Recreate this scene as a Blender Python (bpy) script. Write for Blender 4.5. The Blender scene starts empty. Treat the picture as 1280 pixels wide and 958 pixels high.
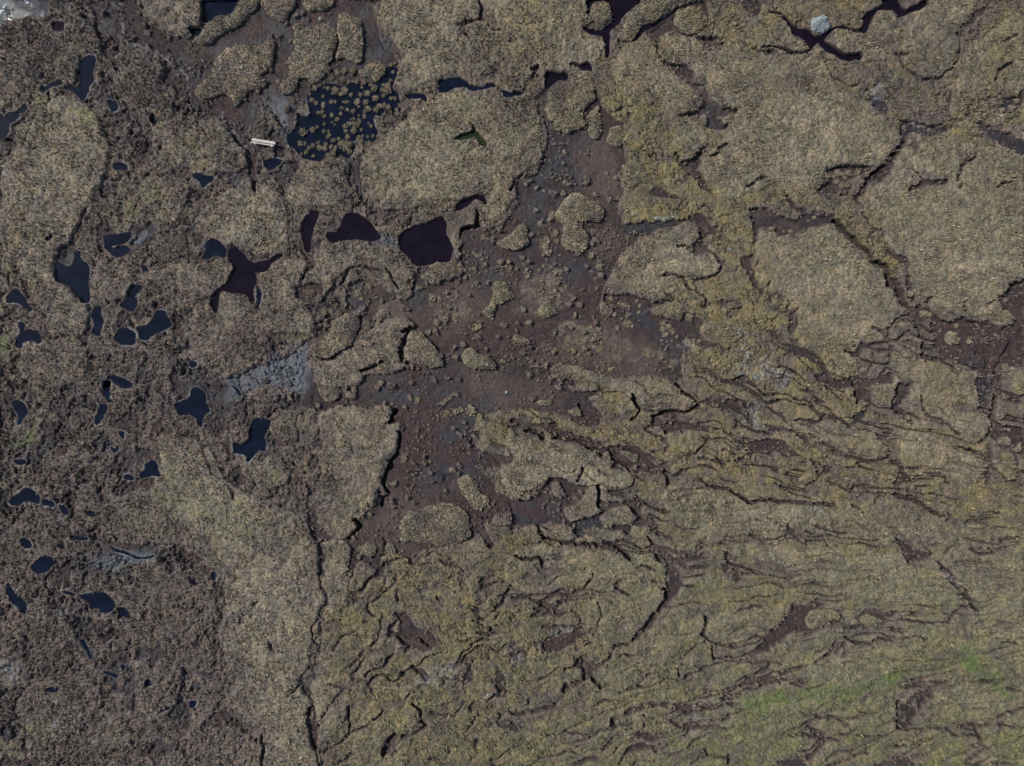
import bpy, bmesh, math, random
import numpy as np
from mathutils import Vector, noise as mnoise
scene = bpy.context.scene
C = scene.collection
# camera straight above the bog
cam = bpy.data.objects.new('camera', bpy.data.cameras.new('camera')); C.objects.link(cam)
cam.data.sensor_width = 36; cam.data.angle = math.radians(73.0)
cam.location = (0.1, 0, 80/math.tan(math.radians(36.5))); cam.rotation_euler = (0, 0, 0)
cam.data.clip_start = 1; cam.data.clip_end = 20000
scene.camera = cam
# light: sun from the left, a little from the top of the picture
SUN = Vector((-.93, .36, 0)).normalized(); ELEV = math.radians(44)
w = bpy.data.worlds.new('World'); scene.world = w; w.use_nodes = True
nt = w.node_tree; bg = nt.nodes['Background']
sky = nt.nodes.new('ShaderNodeTexSky'); sky.sky_type = 'NISHITA'; sky.sun_disc = False
sky.sun_elevation = ELEV; sky.sun_rotation = math.atan2(SUN.x, SUN.y); sky.air_density = 1.3; sky.dust_density = 1.0
nt.links.new(sky.outputs[0], bg.inputs[0]); bg.inputs[1].default_value = .07
sl = bpy.data.lights.new('sun', 'SUN'); sl.energy = 3.2; sl.angle = math.radians(.6); sl.color = (1, .95, .87)
so = bpy.data.objects.new('sun', sl); C.objects.link(so)
sd = Vector((SUN.x*math.cos(ELEV), SUN.y*math.cos(ELEV), math.sin(ELEV)))
so.rotation_euler = sd.to_track_quat('Z', 'Y').to_euler()
scene.view_settings.view_transform = 'Standard'; scene.view_settings.look = 'None'
scene.view_settings.exposure = 0.2; scene.view_settings.gamma = 1
scene.view_settings.use_curve_mapping = False
FEATS = '''
# peat lows
L|0.65|565,-20 700,-20 715,70 800,150 880,170 940,175 985,130 1000,60 1277,-20 @10 600,-20 575,20 600,90 620,180 680,250 700,300 690,400 560,470 250,470 170,640 150,640 110,590 60,535 0,540 @00 1277,590 1215,640 1215,690 1265,760 1265,850 1277,958 1240,900 1222,850 1225,760 1170,690 1140,620 1080,575 1000,570 940,540 905,545 885,470 850,420 790,370 810,320 865,330 840,270 740,240 640,200 600,160 585,90|@00
L|0.7|440,-20 600,-20 600,130 580,180 575,300 560,350 545,300 510,260 500,200 470,150 450,60|@00
L|0.6|870,440 925,440 920,530 900,530|@00
L|0.35|640,150 720,130 720,180 660,190|@00
L|0.5|120,800 200,800 180,870 130,920 150,958 120,958 90,900 60,850 110,840|@10
L|0.5|480,760 500,800 530,958 490,958 470,820|@10
L|0.5|1010,100 1060,80 1105,70 1110,-10 1120,60 1090,90 1040,110 1055,185 1030,140|@10
L|0.7|90,690 140,705 135,755 95,785 80,740|@10
L|0.6|695,0 720,70 722,110 700,190 645,205 655,240 645,270 620,295 605,318 570,322 548,315 520,325 508,350 500,400 520,430 490,452 440,468 412,460 405,440 410,425 388,420 388,495 365,510 330,530 300,560 370,580 360,640 380,675 320,690 270,690 250,720 250,750 160,760 140,740 130,760 150,785 200,770 330,768 345,785 @12 690,125 640,195 725,190 735,215 700,240 695,310 650,370 655,400 620,440 610,490 620,520 645,535 610,560 605,600 560,625 475,670 500,715 445,770 400,780 360,740 300,690 290,640 250,590 240,640 265,740 300,800 315,958 480,958 520,880 560,900 600,930 640,840 690,850 760,900 780,850 900,800 1050,780 1100,750 1170,820 1190,800 1130,700 1200,640 1277,640 @22 0,740 60,705 110,700 200,690 250,560 -10,580 @12 1277,560 1200,540 1170,460 1100,410 1200,400 1277,385 1277,365 1180,330 1080,320 1070,250 1100,190 1150,150 1277,120 @22 30,110 150,145 240,150 300,190 430,210 450,165 400,90 380,60 460,20 300,30 280,0 @21 330,958 320,930 200,930 180,880 240,850 330,870 430,900 520,920 750,920 800,958 860,940 840,820 890,780 860,740 880,720 940,740 1000,750 930,660 900,610 860,590 840,640 720,605 690,575 740,550 800,520 690,548 640,520 560,500 480,490 460,500 455,540 500,585 490,610 455,615 435,600 440,560 450,510 465,440 500,360 560,290 640,225 760,165 870,128 800,120 700,140 560,150 520,60 560,0 @20 560,940 540,880 520,850 590,800 560,740 550,600 480,540 440,500 400,380 270,380 150,430 110,480|@z5
L|0.6|430,560 450,460 490,440 560,440 640,480 680,530 760,530 760,560 600,600 560,630 520,620 540,560 480,590 400,600 300,600 290,570 380,540|@11
L|0.5|200,470 240,450 320,460 330,500 250,520 250,560 200,520|@11
L|0.5|0,860 130,830 220,750 240,720 330,680 350,630 320,600 400,600 350,720 260,780 250,830 290,900 300,960 @12 330,60 340,90 300,100 250,100 190,30 130,10 0,0 @02 1277,0 1200,60 1150,110 1110,200 1100,260 1030,240 1000,210 960,190 880,150 850,100 880,60 840,0 1100,-40 @01 1180,900|@11
L|0.8|-10,580 60,570 130,530 150,500 180,470 250,470 350,500 420,500 430,560 470,580 510,580 590,570 620,560 650,610 640,650 700,670 760,750 720,760 670,700 610,690 590,740 540,740 440,715 350,720 350,745 300,750 280,700 200,690 130,720 200,780 330,790 370,800 480,790 560,840 480,805 370,815 330,805 200,790 150,770 120,720 60,700 0,740 -10,760|@22
L|0.7|-10,190 100,210 200,240 300,270 400,300 440,355 480,330 540,400 630,440 650,425 760,425 790,440 780,500 800,450 790,390 700,360 620,310 540,300 460,310 430,280 330,250 200,200 60,180 -10,160|@22
L|0.7|640,140 690,110 750,60 830,25 960,-10 985,60 965,120 900,170 1000,170 1040,200 1030,230 960,215 900,185 860,170 800,150 735,180 730,250 750,290 840,320 910,400 970,410 990,490 1040,528 1110,530 1110,555 1020,570 1070,620 1060,650 1000,630 965,620 955,565 850,580 840,565 900,545 940,520 930,470 880,410 800,350 740,300 715,250 700,180|@20
L|0.5|1150,-20 1230,-20 1240,60 1180,80 1160,40|@20
L|0.7|800,740 840,795 880,800 930,760 945,720 960,750 930,830 960,900 1000,958 940,920 880,850 830,820|@20
L|0.5|1150,170 1180,220 1230,240 1277,240 @30 0,235 60,250 0,260 @20 1220,250 1170,220|@20
L|0.5|700,930 760,925 800,950 860,970 780,975 700,970|@20
L|0.5|1140,530 1200,480 1277,430 1277,510 1200,560|@30
L|0.45|1050,610 1130,640 1277,690 1277,770 1180,720 1100,690|@30
L|0.75|660,600 720,590 860,620 930,630 900,650 820,670 790,680 720,650 690,700 660,760 630,830 560,890 500,905 490,900 560,830 620,760 660,690|@30
L|0.7|290,835 380,820 480,815 520,840 440,870 410,900 400,958 240,958 250,935 285,900|@30
L|0.6|470,900 500,900 500,958 @31 440,10 480,60 500,140 570,185 520,180 480,120 460,50 400,0 440,0|@30
L|0.4|490,490 560,480 610,520 590,560 540,540|@30
L|0.35|950,130 1000,90 1060,30 1100,20 1080,70 1010,120|@30
L|0.7|1180,80 1277,60 @31 40,90 120,125 190,95 250,95 330,105 370,145 300,150 220,170 150,200 70,215 45,175 0,160 @21 1240,180 1210,300 1210,400 1277,480 1260,500 1190,440 1150,370 1150,320 1200,270 1190,150|@21
L|0.8|600,400 640,430 680,480 690,540 720,570 800,520 820,510 790,570 850,610 900,640 970,600 990,545 970,610 990,635 1060,640 1090,620 1160,665 1240,640 1230,610 1170,540 1160,510 1220,440 1290,420 1290,860 1240,860 1190,860 1180,958 1180,1040 @32 1290,20 1290,90 1200,90 1150,40 1110,20 1130,90 1150,110 1130,170 1170,200 1290,215 1290,350 1250,340 1180,330 1110,250 1070,290 1010,290 1080,260 1110,200 1110,150 1060,100 1040,-10 @31 1040,958 1055,900 1000,860 900,840 840,790 830,700 800,620 760,640 730,650 700,600 640,540 640,490 590,460|@31
L|0.5|560,170 570,180 600,270 690,330 700,400 720,460 740,540 700,520 690,420 660,350 600,300|@31
L|0.5|390,795 480,775 500,750 460,800 400,812|@31
L|0.6|100,745 150,760 240,800 300,880 340,925 420,920 500,925 590,905 600,870 620,960 330,965 260,880 200,830 120,790|@31
L|0.5|10,440 25,540 60,580 110,590 160,560 130,620 130,700 100,690 90,610 20,570 0,480|@31
L|0.6|550,150 640,150 740,150 800,120 880,120 860,135 740,175 640,215 580,210|@21
L|0.6|890,110 960,105 1040,190 1100,250 1060,235 990,205 945,235 990,300 930,300 890,270 930,220 925,165 890,150|@21
L|0.5|870,610 930,620 960,640 950,720 1000,740 1080,765 1150,740 1110,690 1130,700 1140,740 1090,780 1000,770 930,760 900,700|@21
L|0.7|700,140 760,195 800,185 870,185 960,190 1020,235 960,242 860,222 790,240 760,255 720,200 690,190|@22
L|0.5|910,110 980,60 1110,75 1170,100 1170,140 1060,130 960,90 920,130|@22
L|0.7|1110,280 1180,290 1277,255 @32 80,280 150,340 200,370 240,390 320,410 300,440 250,470 220,505 190,480 240,450 210,380 150,355 80,355 60,335 0,330 @22 1250,340 1200,340 1170,310|@22
L|0.5|860,335 920,360 1100,380 1170,330 1200,345 1110,392 920,372|@22
L|0.6|1172,100 1210,100 1210,200 1180,190|@22
L|0.5|0,195 100,210 190,240 210,280 300,290 380,330 440,370 390,360 290,310 190,275 100,235 0,220|@32
L|0.5|1040,460 1120,490 1060,480|@22
L|0.6|740,735 820,765 780,785|@22
L|0.6|705,800 740,825 800,860 840,958 @23 850,35 840,80 760,180 680,250 620,320 570,350 590,320 640,250 700,200 750,140 765,90 770,0 @22 760,900|@22
L|0.6|440,-10 500,30 520,70 510,110 470,180 430,190 440,130 490,110 480,60 450,80|@32
L|0.6|640,-10 700,0 700,60 660,110 720,170 710,200 670,150 630,120 650,50|@32
L|0.5|240,145 320,150 400,190 300,172|@32
L|0.5|640,370 670,400 720,480 640,470 650,430|@32
L|0.6|1080,290 1130,330 1140,400 1200,470 1277,465 1200,485 1150,435 1110,435 1095,480 1070,430 1110,400|@32
L|0.5|100,700 190,780 190,800 110,765|@32
L|0.4|640,775 720,790 750,820 830,840 740,890 760,910 700,900 690,860|@32
L|0.6|0,290 60,240 130,180 115,155 190,155 300,155 360,170 380,210 440,215 470,180 560,175 590,190 660,180 600,230 560,245 460,240 430,215 370,220 300,260 190,290 130,290 60,340 0,350 @23 1277,380 1200,410 1160,400 1200,380|@33
L|0.4|290,380 340,350 400,335 380,370 330,395|@33
L|0.4|660,650 750,580 800,560 820,600 720,720 740,760 650,740|@33
L|0.5|30,940 100,915 180,930 200,990 30,990|@33
L|0.5|540,940 600,915 680,915 730,950 740,990 540,990|@33
L|0.5|190,760 280,770 280,800 240,805|@33
L|0.5|250,85 300,85 330,75 300,110 260,125|@23
L|0.6|140,140 200,150 260,180 320,185 345,230 340,305 325,295 330,220 280,200 220,215 150,205|@23
L|0.6|150,330 200,300 280,270 325,310 310,350 220,380 160,370|@23
L|0.6|250,470 320,420 370,430 400,460 380,520 330,550 260,590 250,550 340,520 350,470 310,450|@23
L|0.6|560,700 650,665 700,635 900,640 925,670 880,705 860,680 820,665 700,662 600,700|@23
L|0.6|0,695 110,670 200,635 215,660 120,695 30,715|@23
L|0.5|-10,400 60,370 75,400 20,440|@23
L|0.6|235,680 280,650 295,780 300,880 270,860 250,740|@13
L|0.45|700,190 760,200 800,270 870,290 900,360 860,375 800,375 750,380 765,355 710,290|@13
L|0.5|640,830 690,780 720,800 680,850 705,905 640,890|@13
L|0.45|1060,160 1110,165 1110,200 1080,190|@13
L|0.6|1010,430 1050,408 1095,420 1060,450 1080,540 1020,548 965,558 1030,520 1050,450|@13
L|0.6|1190,450 1220,490 1245,550 1225,600 1150,630 1200,580 1210,560 1160,540 1190,500|@13
L|0.6|770,450 810,455 860,490 890,528 840,518 800,485|@13
L|0.5|1215,740 1277,735 @23 10,760 40,790 0,780 @13 1210,770|@13
L|0.4|1060,680 1140,700 1140,760 1010,770|@03
L|0.3|280,850 480,850 485,760 540,780 780,800 760,850 700,880 560,900 500,940 290,940|@02
L|0.35|240,720 330,690 330,620 350,740 300,765 250,760|@02
L|0.35|615,190 690,210 690,275 600,240|@11
L|0.3|175,240 220,230 235,290 190,270|@11
L|0.4|860,870 885,860 900,940 1000,930 1277,900 1277,960 860,960|@01
L|0.3|642,165 735,170 738,235 700,270 650,300 590,325 630,260|@01
L|0.3|1230,500 1277,540 1277,600 1250,580|@01
L|0.4|0,30 50,50 110,100 115,150 90,195 60,195 40,120 0,60|@02
L|0.3|190,190 260,180 260,270 200,250|@02
L|0.3|200,570 260,560 330,600 330,650 270,630 200,610|@02
L|0.3|640,360 740,360 830,370 790,400 760,460 720,440 740,390|@03
L|0.3|250,300 310,300 330,350 260,350|@02
# raised attached pieces
H|0.8|510,740 560,680 700,610 790,660 730,720 720,800 715,840 760,870 720,880 650,885 600,860 520,885 530,930 470,958 300,958 285,900 240,850 330,830 420,820 480,770 500,740|@11
H|0.7|255,640 270,600 340,580 380,500 420,510 440,600 430,640 360,660 290,685|@22
H|0.7|435,690 440,650 520,600 580,590 610,650 590,690 500,700 460,715|@22
H|0.5|355,745 540,722 535,760 380,780|@22
H|0.5|200,700 300,735 300,775 260,780 210,750|@22
H|0.5|190,500 240,490 260,550 220,560|@22
H|0.7|330,790 390,770 460,800 470,850 440,958 340,958 330,880|@12
H|0.35|600,560 700,530 760,600 700,640 600,640|@11
H|0.3|250,650 400,660 560,720 680,810 600,800 440,760 330,800 240,760|@21
H|0.25|60,420 200,400 290,500 260,560 120,560 50,500|@21
H|0.25|250,740 330,700 430,720 420,800 330,830 270,800|@11
H|0.2|400,760 700,770 820,850 600,830 450,810|@21
H|0.25|870,500 1000,500 1060,600 950,640 880,600|@11
H|0.4|1150,270 1200,260 1210,300 1170,310|@32
H|0.5|1110,70 1140,60 1150,100 1120,120|@32
H|0.35|1180,330 1230,330 1240,440 1200,460 1160,400|@32
H|0.5|1240,860 1300,860 1300,960 1200,960 1200,900|@31
# channels width(crop px),depth
C|8,.5|510,900 550,850 640,835 700,820 690,740 710,660 780,610|@00
C|12,.7|905,440 935,500 910,540|@00
C|16,.5|1010,100 1105,75 1112,0|@10
C|8,.4|1110,70 1160,110 1210,140|@10
C|12,.5|590,110 600,180 640,230 660,290 690,320|@10
C|10,.6|0,940 10,890 45,870|@20
C|10,.5|100,330 120,320 105,380|@20
C|10,.5|1070,710 1040,735 1000,770 980,770|@20
C|18,.7|850,795 890,790 935,750|@20
C|18,.6|860,330 890,360 905,400|@20
C|10,.5|1170,920 1210,890 1277,870|@20
C|8,.4|290,330 310,370 350,390 430,430 445,400|@30
C|10,.5|660,300 690,340 760,380 850,375 900,340 950,290 960,220 940,170 940,150|@30
C|14,.4|640,270 700,250|@30
C|16,.4|910,430 910,480 900,530|@30
C|14,.5|1130,390 1160,330 1220,310|@30
C|16,.5|1050,600 1130,640 1277,700|@30
C|12,.9|668,640 655,700 615,770 555,830 490,890 480,958|@30
C|10,.5|590,570 620,625|@30
C|7,.4|700,400 715,450|@30
C|10,.4|725,840 775,900 720,930|@30
C|10,.5|1035,720 1030,780 960,815 955,920|@30
C|20,.5|700,945 770,910 890,905|@30
C|8,.4|1130,920 1240,880|@30
C|7,.4|540,430 580,350|@30
C|8,.4|1180,200 1240,160|@30
C|16,.7|290,835 290,900 250,935|@30
C|14,.8|95,5 140,70 185,85|@31
C|12,.7|40,170 65,205|@31
C|26,1.2|330,140 390,200 470,270 520,325 600,385 600,430 590,460|@31
C|22,1.1|640,490 670,550 720,600|@31
C|9,.5|605,740 600,690 610,650 680,615 720,600|@31
C|10,.4|520,680 600,685|@31
C|14,.5|385,800 440,790 500,750 600,740 700,690|@31
C|12,.5|515,760 520,830 490,900 450,930|@31
C|14,.5|610,740 605,820 580,880 560,910|@31
C|10,.4|430,750 440,775|@31
C|18,.8|745,670 770,730 790,840|@31
C|14,.4|60,590 140,600 130,690|@31
C|10,.5|975,540 970,600 940,620|@31
C|10,.9|1160,510 1180,550 1240,625|@31
C|8,.4|1090,550 1110,540 1150,510|@31
C|12,.8|1050,880 1060,910 1040,958|@31
C|8,.6|955,705 960,740 935,755|@31
C|12,.5|830,255 880,270 920,300 1000,305 1040,360 1010,410 900,430|@21
C|10,.5|990,180 1030,160|@21
C|10,.5|750,410 820,400 860,430 900,480 960,520 965,560 930,565|@21
C|9,.5|690,550 750,530 800,520 760,480|@21
C|8,.4|1020,540 1100,525 1155,570 1100,575|@21
C|10,.5|420,450 450,390 490,370 560,375 620,390|@11
C|8,.5|640,380 700,480|@11
C|8,.5|220,280 270,350|@11
C|14,.6|550,560 570,630|@11
C|14,.8|515,610 490,700 460,760 400,800 330,825|@11
C|14,.9|725,690 760,670 720,750 715,840|@11
C|12,.8|520,885 620,845|@11
C|12,.6|740,850 765,870|@11
C|14,1.0|1030,190 1035,170 1090,160 @11 1100,100 1100,140|@11
C|14,1.0|1100,95 1105,150|@11
C|12,1.0|820,0 850,40 900,70 910,110 860,130 780,130 700,150|@22
C|12,.9|600,50 610,90 640,130 600,170|@22
C|10,.8|690,150 700,190|@22
C|9,.6|980,265 920,340|@22
C|10,.7|1060,220 1110,280 1150,285 1170,320|@22
C|10,.6|1110,70 1170,95 1175,180|@22
C|12,.7|930,465 1000,510 1080,520 1170,580 1277,580|@22
C|12,.7|0,565 100,590 320,600|@32
C|16,.8|570,580 620,640 720,700 740,750|@22
C|12,.7|680,770 710,800 710,850 735,885|@22
C|14,.7|1070,840 1085,880 1150,910 1240,950|@22
C|8,.4|825,700 910,720|@22
C|10,.4|930,780 970,800|@22
C|10,.5|640,580 690,610 760,630|@22
C|12,.6|320,470 350,410|@22
C|8,.5|500,545 580,510 630,450|@22
C|14,1.0|760,430 785,460 775,500|@22
C|14,1.0|10,850 40,865 100,860 140,865 155,900|@22
C|14,1.0|125,715 160,770 330,800 480,795 590,860|@22
C|12,1.0|330,100 350,150|@22
C|12,1.0|420,500 440,600|@22
C|12,1.0|60,225 90,222 145,255 150,270|@22
C|12,1.0|200,262 290,272 370,290 440,360|@22
C|10,1.0|470,335 540,400 630,440|@22
C|10,.8|560,325 630,355 620,390|@22
C|14,1.0|430,-10 450,80|@32
C|12,1.0|645,0 650,50 620,90 640,130 680,145 710,200|@32
C|12,.6|0,115 70,150 90,180|@32
C|12,.6|130,175 230,175 300,160 380,185 410,210|@32
C|14,.6|540,250 590,290 610,330 590,370 500,370 410,360|@32
C|12,.6|620,380 660,410 700,460|@32
C|9,.4|760,60 790,140 860,180 900,210 960,250|@32
C|14,1.0|1040,0 1050,100|@32
C|12,1.0|1110,150 1115,190 1080,270|@32
C|14,.7|1010,320 1090,360 1110,400 1095,480|@32
C|10,.6|1270,470 1200,475|@32
C|10,.5|1240,350 1250,400|@32
C|10,.4|780,430 860,450 910,500|@32
C|16,.9|640,545 740,575 800,610 890,650 900,670|@32
C|10,.5|980,690 1090,690|@32
C|14,.5|450,550 510,510|@32
C|9,.5|410,590 460,620|@32
C|9,.4|530,590 540,560 590,550|@32
C|12,.6|100,700 90,780|@32
C|10,.5|240,710 290,722 390,735|@32
C|9,.4|290,780 310,820|@32
C|12,.5|630,770 690,800 740,830 750,860 700,890|@32
C|10,.5|780,800 820,840 750,870|@32
C|8,.3|890,840 930,800|@32
C|9,.5|1000,815 1060,840 1130,840|@32
C|12,.5|850,870 870,910 920,950|@32
C|14,.7|900,0 950,60 1000,110 1040,175|@33
C|9,.5|570,240 700,225 820,230 900,230 930,200 980,150|@33
C|14,.7|390,315 440,335 500,345 560,325 620,325|@33
C|10,.5|680,320 740,310 800,330|@33
C|14,.6|280,405 340,345|@33
C|9,.4|280,405 220,430|@33
C|12,.6|160,455 100,480 60,510 65,540|@33
C|10,.5|-10,550 50,520|@33
C|16,.8|120,150 130,180|@33
C|16,.7|355,170 380,205|@33
C|14,.8|655,640 650,700 640,760|@33
C|12,.7|640,760 720,770 850,765 910,770 940,800 1000,805 1040,800 1070,830|@33
C|12,.7|910,770 1000,750 1060,745 1140,710 1200,690 1277,655|@33
C|10,.6|1030,750 1040,800|@33
C|7,.4|800,560 920,515|@33
C|9,.5|820,600 740,650 660,660|@33
C|12,.5|240,690 265,715 330,710 390,740|@33
C|12,.5|100,800 150,800 250,800 360,825|@33
C|12,.5|200,750 250,800|@33
C|8,.4|360,800 600,800|@33
C|8,.4|320,680 330,640|@33
C|8,.4|1190,570 1250,570|@33
C|10,.5|400,910 500,890|@33
C|12,.5|570,930 650,915 720,950|@33
C|10,.5|1170,335 1200,320 1240,330|@33
C|10,.6|0,105 100,110 200,100 270,95 340,65 400,0|@23
C|20,.8|140,150 210,185|@23
C|12,.6|395,470 470,425 490,400 495,360 540,340 570,350|@23
C|14,.6|395,500 420,540 460,555|@23
C|16,.7|320,430 350,430 360,520 290,560|@23
C|16,.8|760,75 765,110 700,200 640,260 585,330|@23
C|16,.6|975,225 950,300|@23
C|9,.5|950,330 880,380 840,405|@23
C|10,.5|950,300 1000,345 1080,350 1180,345 1240,320 1277,290|@23
C|10,.5|990,350 1000,420 1100,410 1200,390 1277,370|@23
C|6,.3|420,130 440,200 400,290|@23
C|9,.4|515,60 590,95|@23
C|7,.4|560,570 700,540 850,510 960,470 1100,430 1180,420|@23
C|20,.6|500,760 510,715|@23
C|12,.6|570,690 650,660 700,640 860,655 880,680|@23
C|12,.5|655,700 655,760|@23
C|14,.6|800,735 850,760 990,745|@23
C|10,.5|1030,590 1120,560 1200,540 1230,530|@23
C|14,.5|1060,610 1140,600|@23
C|12,.6|-10,690 100,690 210,640|@23
C|10,.4|260,780 300,795 380,800|@23
C|8,.3|130,920 240,890 340,850|@23
C|12,.6|970,870 970,905 1060,915 1080,905 1070,940|@23
C|10,.5|-10,770 40,770|@23
C|8,.4|80,620 90,650|@23
C|9,.4|960,910 900,945|@23
C|7,.4|830,500 850,440|@23
C|8,.4|1100,190 1180,160 1240,160|@23
C|8,.28|310,-10 335,80 325,160 300,240 265,310 295,360 290,430 240,510 215,540 245,590 275,650 280,780 290,870 305,940 310,990|@13
C|8,.4|215,540 160,600|@13
C|10,.5|560,130 550,170 590,210|@13
C|10,.5|580,130 640,80 680,50 690,0|@13
C|8,.4|600,80 640,40 640,0|@13
C|9,.5|625,200 620,240 600,320 560,360|@13
C|9,.5|490,280 430,300 395,340 380,390|@13
C|16,.7|705,290 730,330 765,355 740,380|@13
C|14,.7|690,195 720,240|@13
C|18,.7|830,325 875,360|@13
C|12,.5|520,400 515,450 475,520|@13
C|9,.4|440,560 390,610 350,680 320,710|@13
C|8,.4|360,545 440,560|@13
C|12,.6|465,650 450,720 465,790 420,830 340,885|@13
C|9,.5|465,790 560,740 620,675|@13
C|14,.5|470,880 440,930 410,945|@13
C|14,.6|770,645 825,670 820,730 840,770 730,795|@13
C|18,.7|690,790 645,840 640,890|@13
C|14,.5|870,690 940,700|@13
C|16,.6|870,915 900,920|@13
C|10,.5|905,95 920,125|@13
C|18,.7|1255,50 1230,130 1180,170|@13
C|20,.6|1195,550 1215,590|@13
C|16,.6|780,455 850,510|@13
C|16,.6|1215,700 1210,750|@13
C|8,.4|470,100 480,150|@13
C|8,.4|550,540 580,590|@13
C|14,.5|25,800 30,940|@13
C|14,.4|60,330 65,370|@13
C|10,.5|705,80 700,130|@13
C|10,.5|795,870 800,900|@13
C|10,.5|950,850 960,890|@13
C|20,.5|515,240 530,240|@13
C|14,.5|1045,-10 1075,60 1090,140 1085,240 1050,300 1060,400 1040,500|@03
C|14,.5|940,480 1040,505|@03
C|12,.4|1190,240 1200,210 1277,130|@03
C|8,.3|1120,500 1140,560|@03
C|8,.4|1060,650 1150,710 1277,760|@03
C|16,.7|-10,785 20,860 25,960|@01
C|16,.6|20,30 60,80 105,110|@02
C|14,.4|-10,400 60,370|@02
C|10,.4|1010,320 1050,430 1140,500 1160,570|@02
C|10,.4|240,730 270,760|@02
C|12,.5|480,20 430,80 400,110 380,170 370,210|@01
C|14,.5|960,0 1000,60 990,100 920,150|@01
C|16,.6|885,880 870,950|@01
C|10,.4|840,890 800,890|@12
C|7,.2|200,380 240,600 290,780 310,850 320,960|@12
C|12,.7|100,60 110,100 60,160|@12
# z5 scarp deepening at the foot of the teeth
C|12,1.2|700,240 705,310 665,370 665,400 630,445 620,500 650,540 620,560 615,600|@12
C|12,1.1|480,675 510,715 450,765|@12
C|12,1.1|700,125 655,190|@12
C|12,1.1|1000,860 1040,880 1060,900 1045,958|@31
C|26,1.0|1050,800 1100,820 1115,880 1100,960|@31
C|20,1.0|1220,700 1235,760 1240,800|@31
C|14,1.1|1160,520 1180,560 1240,620 1240,650|@31
C|20,1.0|1110,-10 1140,60 1130,170 1110,230|@32
C|16,1.0|1150,960 1160,860 1200,800 1240,730|@31
'''
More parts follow.
